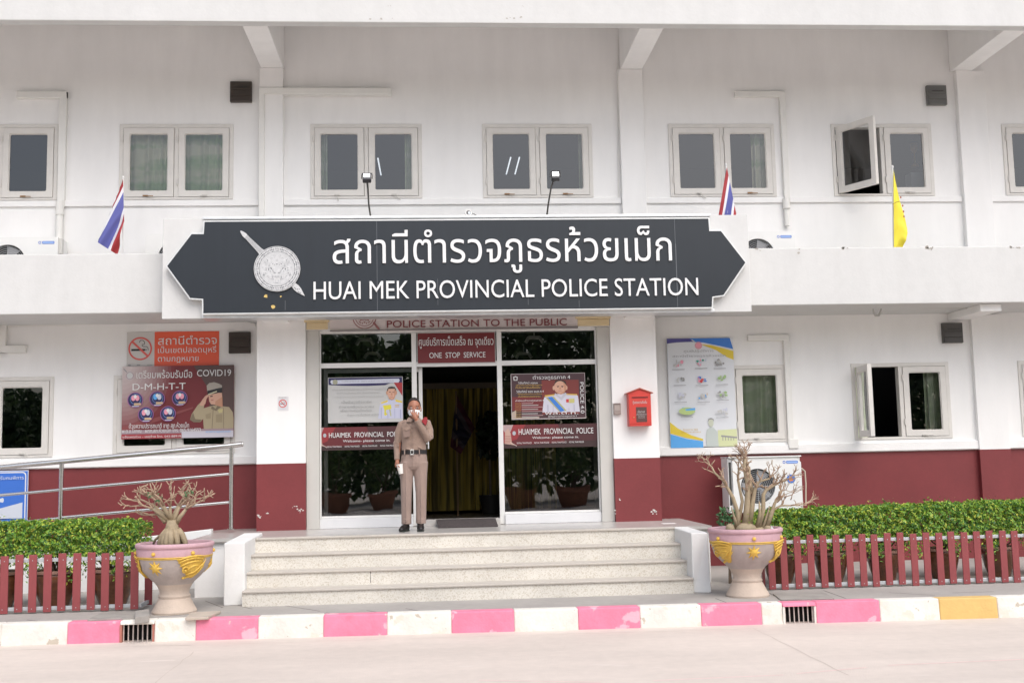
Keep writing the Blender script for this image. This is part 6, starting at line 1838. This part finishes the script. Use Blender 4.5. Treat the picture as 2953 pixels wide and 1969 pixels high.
# mask with straps
mk = MB(); v = []; nu, nv = 14, 8
for j_ in range(nv + 1):
    w = j_ / nv
    for i in range(nu + 1):
        u = -1 + 2 * i / nu
        zz = 282 + 66 * w
        wid = (58 if w < .45 else 58 - 26 * ((w - .45) / .55) ** 1.4)
        prot = .112 * math.cos(u * 1.18) * (1 + .10 * math.sin(math.pi * w)) - .02
        v.append(J(391 + u * wid, zz - 5 * (1 - abs(u)) * (1 - w), -prot + .006 * math.sin(w * 16) * (1 - abs(u))))
mk.add(v, [(j_ * (nu + 1) + i, j_ * (nu + 1) + i + 1, (j_ + 1) * (nu + 1) + i + 1, (j_ + 1) * (nu + 1) + i) for j_ in range(nv) for i in range(nu)])
mo = mk.build('face_mask', mat('mask_white', (.78, .80, .80), .8), PS, smooth=True)
so_ = mo.modifiers.new('t', 'SOLIDIFY'); so_.thickness = .003
for s_, xe in ((-1, 328), (1, 457)):
    MB().tube([J(391 + s_ * 56, 287, -.045), J(xe, 262, .0), J(xe, 280, .014)], .0022, 6).build('mask_strap', MATS['mask_white'], PS); MB().tube([J(391 + s_ * 46, 335, -.05), J(xe, 300, .0)], .0022, 6).build('mask_strap', MATS['mask_white'], PS)
# shirt
b = MB()
b.loft([ring(388, 705, 124, 80), ring(388, 660, 122, 80), ring(390, 600, 119, 80), ring(391, 520, 128, 84), ring(391, 450, 138, 84), ring(391, 410, 130, 74), ring(391, 385, 96, 58), ring(392, 366, 60, 50)], 28)
b.tube([J(318, 405, .01), J(272, 425, .02), J(240, 500, .028), J(228, 590, .03), J(220, 600, .03), J(222, 690, .0), J(222, 768, -.028)], [40 * m_, 48 * m_, 43 * m_, 37 * m_, 38 * m_, 31 * m_, 27 * m_], 16)
b.tube([J(462, 400, .01), J(512, 412, .02), J(534, 480, .0), J(540, 550, -.05), J(528, 566, -.07), J(470, 470, -.14), J(418, 386, -.188)], [40 * m_, 49 * m_, 45 * m_, 41 * m_, 40 * m_, 33 * m_, 28 * m_], 16)
for a0, b0, a1, b1, r_ in ((205, 590, 255, 605, 7), (212, 640, 262, 620, 6), (500, 545, 560, 520, 8), (470, 560, 540, 575, 7), (310, 660, 420, 672, 8), (420, 640, 495, 668, 8), (280, 440, 300, 560, 7)):
    b.tube([J(a0, b0, -.09 if 280 < a0 < 460 else -.02), J((a0 + a1) / 2, (b0 + b1) / 2 + 4, -.105 if 280 < a0 < 460 else -.05), J(a1, b1, -.09 if 280 < a0 < 460 else -.02)], [r_ * .4 * m_, r_ * m_, r_ * .4 * m_], 8)
sh = remesh(b, 'shirt', cloth, PS, .005, 5)
def patch(name, mt_, pts, dy, parent=PS, th_=.004, curve=True):
    v = [J(a, b_, dy if not hasattr(dy, '__len__') else dy[i]) for i, (a, b_) in enumerate(pts)]
    o = MB(); o.add(v, [tuple(range(len(v)))]); ob = o.build(name, mt_, parent); sd = ob.modifiers.new('t', 'SOLIDIFY'); sd.thickness = th_; return ob
seam_m = mat('uniform_seam', (.20, .14, .115), .9)
cd = mat('uniform_dark', (.25, .175, .145), .85)
# collar, pockets with flaps, button line, shoulder strap, red lanyard patch, belt
patch('collar', cloth, [(340, 352), (378, 378), (366, 402), (316, 398), (322, 372)], [-.05, -.095, -.112, -.095, -.06], PS); patch('collar', cloth, [(440, 352), (400, 380), (404, 400), (438, 400), (462, 380)], [-.04, -.095, -.112, -.105, -.06], PS)
patch('undershirt', mat('undershirt_dark', (.07, .05, .045), .9), [(368, 372), (402, 372), (386, 404)], [-.082, -.082, -.101])  # dark undershirt in the open collar
patch('pocket', cd, [(283, 465), (352, 458), (352, 532), (345, 545), (288, 550)], [-.104, -.118, -.118, -.118, -.104]); patch('pocket_flap', cloth, [(280, 452), (355, 444), (355, 468), (318, 482), (280, 474)], [-.108, -.124, -.124, -.120, -.108])
for z_ in (420, 460, 500, 540, 580, 620, 655):
    q = J(380, z_, -.1185 if z_ > 430 else -.112); MB().ell(q, (.0045, .003, .0045), 8, 6).build('button', seam_m, PS)
MB().tube([J(372, 412, -.1125), J(371, 500, -.122), J(371, 600, -.117), J(372, 664, -.117)], .0018, 5).build('placket_seam', seam_m, PS)
patch('shoulder_strap', cd, [(275, 392), (322, 378), (326, 388), (272, 408)], [-.02, -.015, -.035, -.045])
rm_ = mat('lanyard_red', (.24, .012, .018), .7)
patch('shoulder_cord', rm_, [(468, 378), (492, 352), (512, 352), (520, 370), (518, 400), (504, 436), (484, 418), (466, 398)], [-.09, -.055, -.03, -.045, -.075, -.095, -.11, -.11])
bl_ = MB(); n_ = 28
def band(z0, z1, rx, ry, col, name, mt_):
    o = MB(); o.loft([ring(389, z1, rx, ry), ring(389, z0, rx, ry)], 32); return o.build(name, mt_, PS, smooth=40)
band(672, 712, 127, 84, None, 'belt', mat('belt_black', (.022, .02, .022), .35))
MB().ring([(J(352, 722).x, J(352, 722).z), (J(390, 722).x, J(390, 722).z), (J(390, 668).x, J(390, 668).z), (J(352, 668).x, J(352, 668).z)], [(J(361, 711).x, J(361, 711).z), (J(381, 711).x, J(381, 711).z), (J(381, 680).x, J(381, 680).z), (J(361, 680).x, J(361, 680).z)], PYY - .137, PYY - .118).build('belt_buckle', mat('buckle_steel', (.75, .74, .72), .25, metal=.8), PS, bevel=.002)
for a in (298, 442): 
    q = J(a, 692); MB().box(q.x - 5 * m_, q.x + 5 * m_, PYY - .118, PYY - .07, J(a, 718).z, J(a, 666).z).build('belt_loop', trous, PS, bevel=.002)
# trousers
b = MB()
b.loft([ring(386, 880, 30, 30), ring(386, 862, 88, 66), ring(387, 835, 122, 80), ring(388, 795, 132, 84), ring(389, 740, 127, 82), ring(389, 706, 121, 79), ring(389, 700, 118, 76)], 28)
b.tube([J(322, 790, 0), J(318, 900, 0), J(313, 1090, -.01), J(313, 1260, .0), J(314, 1400, .0)], [74 * m_, 66 * m_, 54 * m_, 50 * m_, 49 * m_], 18)
b.tube([J(452, 790, 0), J(452, 900, 0), J(458, 1090, -.01), J(458, 1260, .0), J(457, 1392, .0)], [74 * m_, 66 * m_, 54 * m_, 51 * m_, 50 * m_], 18)
for cx in (313, 457):
    for k in range(3):
        zz = 1350 + k * 18
        b.tube([J(cx - 36, zz, -.05), J(cx, zz + 6, -.068), J(cx + 36, zz - 2, -.05)], [2 * m_, 6 * m_, 2 * m_], 6)
    b.tube([J(cx, 870, -.085), J(cx - 1, 1090, -.085), J(cx, 1380, -.075)], [3 * m_, 5 * m_, 5 * m_], 6)
remesh(b, 'trousers', trous, PS, .005, 4)
MB().tube([J(283, 735, -.085), J(270, 800, -.07)], .002, 5).build('pocket_seam', seam_m, PS); MB().tube([J(372, 720, -.124), J(374, 800, -.125), J(372, 840, -.115)], .0018, 5).build('fly_seam', seam_m, PS)
# shoes
for cx, tox, w in ((312, -44, 40), (452, 4, 36)):
    b = MB(); g0 = LAND + .002
    hx = J(cx, 1440).x; tx_ = J(cx + tox, 1440).x
    pts = [Vector((hx + 6 * m_, PYY + .075, g0 + .042)), Vector((hx, PYY + .0, g0 + .048)), Vector((hx + (tx_ - hx) * .55, PYY - .10, g0 + .036)), Vector((tx_, PYY - .185, g0 + .028))]
    b.tube(pts, [.036, .044, .046, .026], 14); b.ell(pts[0], (.036, .036, .040)); b.ell(pts[-1], (.034, .034, .026)); b.ell((hx, PYY + .02, g0 + .075), (.042, .05, .045))
    b.v = [(x, y, max(z, g0 + .004)) for x, y, z in b.v]
    so_ = remesh(b, 'shoe', shoe, PS, .005, 3)
    o = MB(); 
    for (p_, r_) in zip(pts, (.038, .043, .045, .036)): pass
    o.loft([(pts[1].x, PYY - .0, g0, .042, .10), (pts[1].x, PYY - .0, g0 + .016, .043, .102)], 20); o.loft([(pts[2].x + (pts[3].x - pts[2].x) * .4, PYY - .125, g0, .043, .085), (pts[2].x + (pts[3].x - pts[2].x) * .4, PYY - .125, g0 + .015, .044, .087)], 20)
    o.build('shoe_sole', mat('sole_green_black', (.02, .028, .024), .6), PS)
# paper cup
cpm = MB(); tl = R(9)
M_ = Matrix.Translation(cupc) @ Matrix.Rotation(-tl, 4, 'Y')
pf = [(.027, -.060), (.0275, -.058), (.0385, .055), (.041, .057), (.041, .062), (.038, .062), (.037, .052), (.0265, -.052), (.0, -.052)]
cpm.lathe([(0, -.060)] + pf, (0, 0, 0), 24); cpm.v = [tuple(M_ @ Vector(q)) for q in cpm.v]
tag(cpm.build('paper_cup', mat('cup_white', (.80, .78, .74), .6), None, smooth=40), 'white paper cup held in the lowered hand of the person', 'cup')

# ------------------------------------------------------------------ what the entrance glass reflects: planters and trees across the road
far_leaf = leaf_mat('far_leaf', [(0, (.035, .07, .03)), (.6, (.075, .14, .05)), (1, (.16, .23, .09))], trans=.25)
n = 80000
tx_ = rng.uniform(-28, 28, n)
top = (9.2 - 4.6 * (tx_ < -13)) + 1.2 * np.sin(tx_ * .37) + 1.2 * np.sin(tx_ * .93 + 1) + .9 * np.sin(tx_ * 2.1 + 2)
tz = top * rng.random(n) ** .75
W = np.stack([tx_, -21 + rng.normal(0, 1.6, n), tz], 1)
tl_ = thing('tree_line', None, None, (0, -21, 0)); bpy.data.objects.remove(tl_)
o = leaves_mesh('tree_line', W, rng.normal(0, 1, (n, 3)) + np.array([0, 1.2, .3]), .36, far_leaf, None, aspect=.6)
tag(o, 'dense dark trees across the road, seen only as a reflection in the entrance glass', 'trees', kind='stuff')
for k, (a, b_, r_) in enumerate(((772, 1150, .6), (880, 1150, .62), (1196, 1148, .6), (1318, 1140, .64))):
    yv = 42.0
    v_ = at(a, b_, yv); y_ = 2 * GLY - yv
    t = thing('large_planter', ['leftmost terracotta planter with a bush, mirrored in the left entrance pane', 'terracotta planter with a spiky bush, mirrored beside the person', 'terracotta planter with tall stems, mirrored in the right entrance pane', 'rightmost terracotta planter with a bush, mirrored in the right entrance pane'][k], 'planter', (v_.x, y_, ROADZ), 'terracotta planters across the road')
    MB().lathe([(0, 0), (r_ * .7, 0), (r_ * .95, .55), (r_ * 1.05, .6), (r_ * 1.05, .72), (r_ * .95, .72), (r_ * .9, .6)], (v_.x, y_, ROADZ), 24).build('pot', mat('terracotta', (.34, .15, .09), .7, var=.1), t, smooth=40)
    n = 420; u = rng.normal(0, 1, (n, 3)); u /= np.linalg.norm(u, axis=1)[:, None]
    leaves_mesh('foliage', np.array([v_.x, y_, 1.5]) + u * np.array([.75, .7, .95]) * rng.random((n, 1)) ** .4, u, .22, leaf_mat('planter_leaf', [(0, (.05, .10, .03)), (1, (.16, .24, .07))]) if k == 0 else bpy.data.materials['planter_leaf'], t, aspect=.4)
    s_ = MB()
    for _ in range(6): s_.tube([(v_.x, y_, .4), (v_.x + random.uniform(-.5, .5), y_ + random.uniform(-.4, .4), random.uniform(1.2, 2.4))], [.03, .012], 6)
    s_.build('stems', twig_m, t)
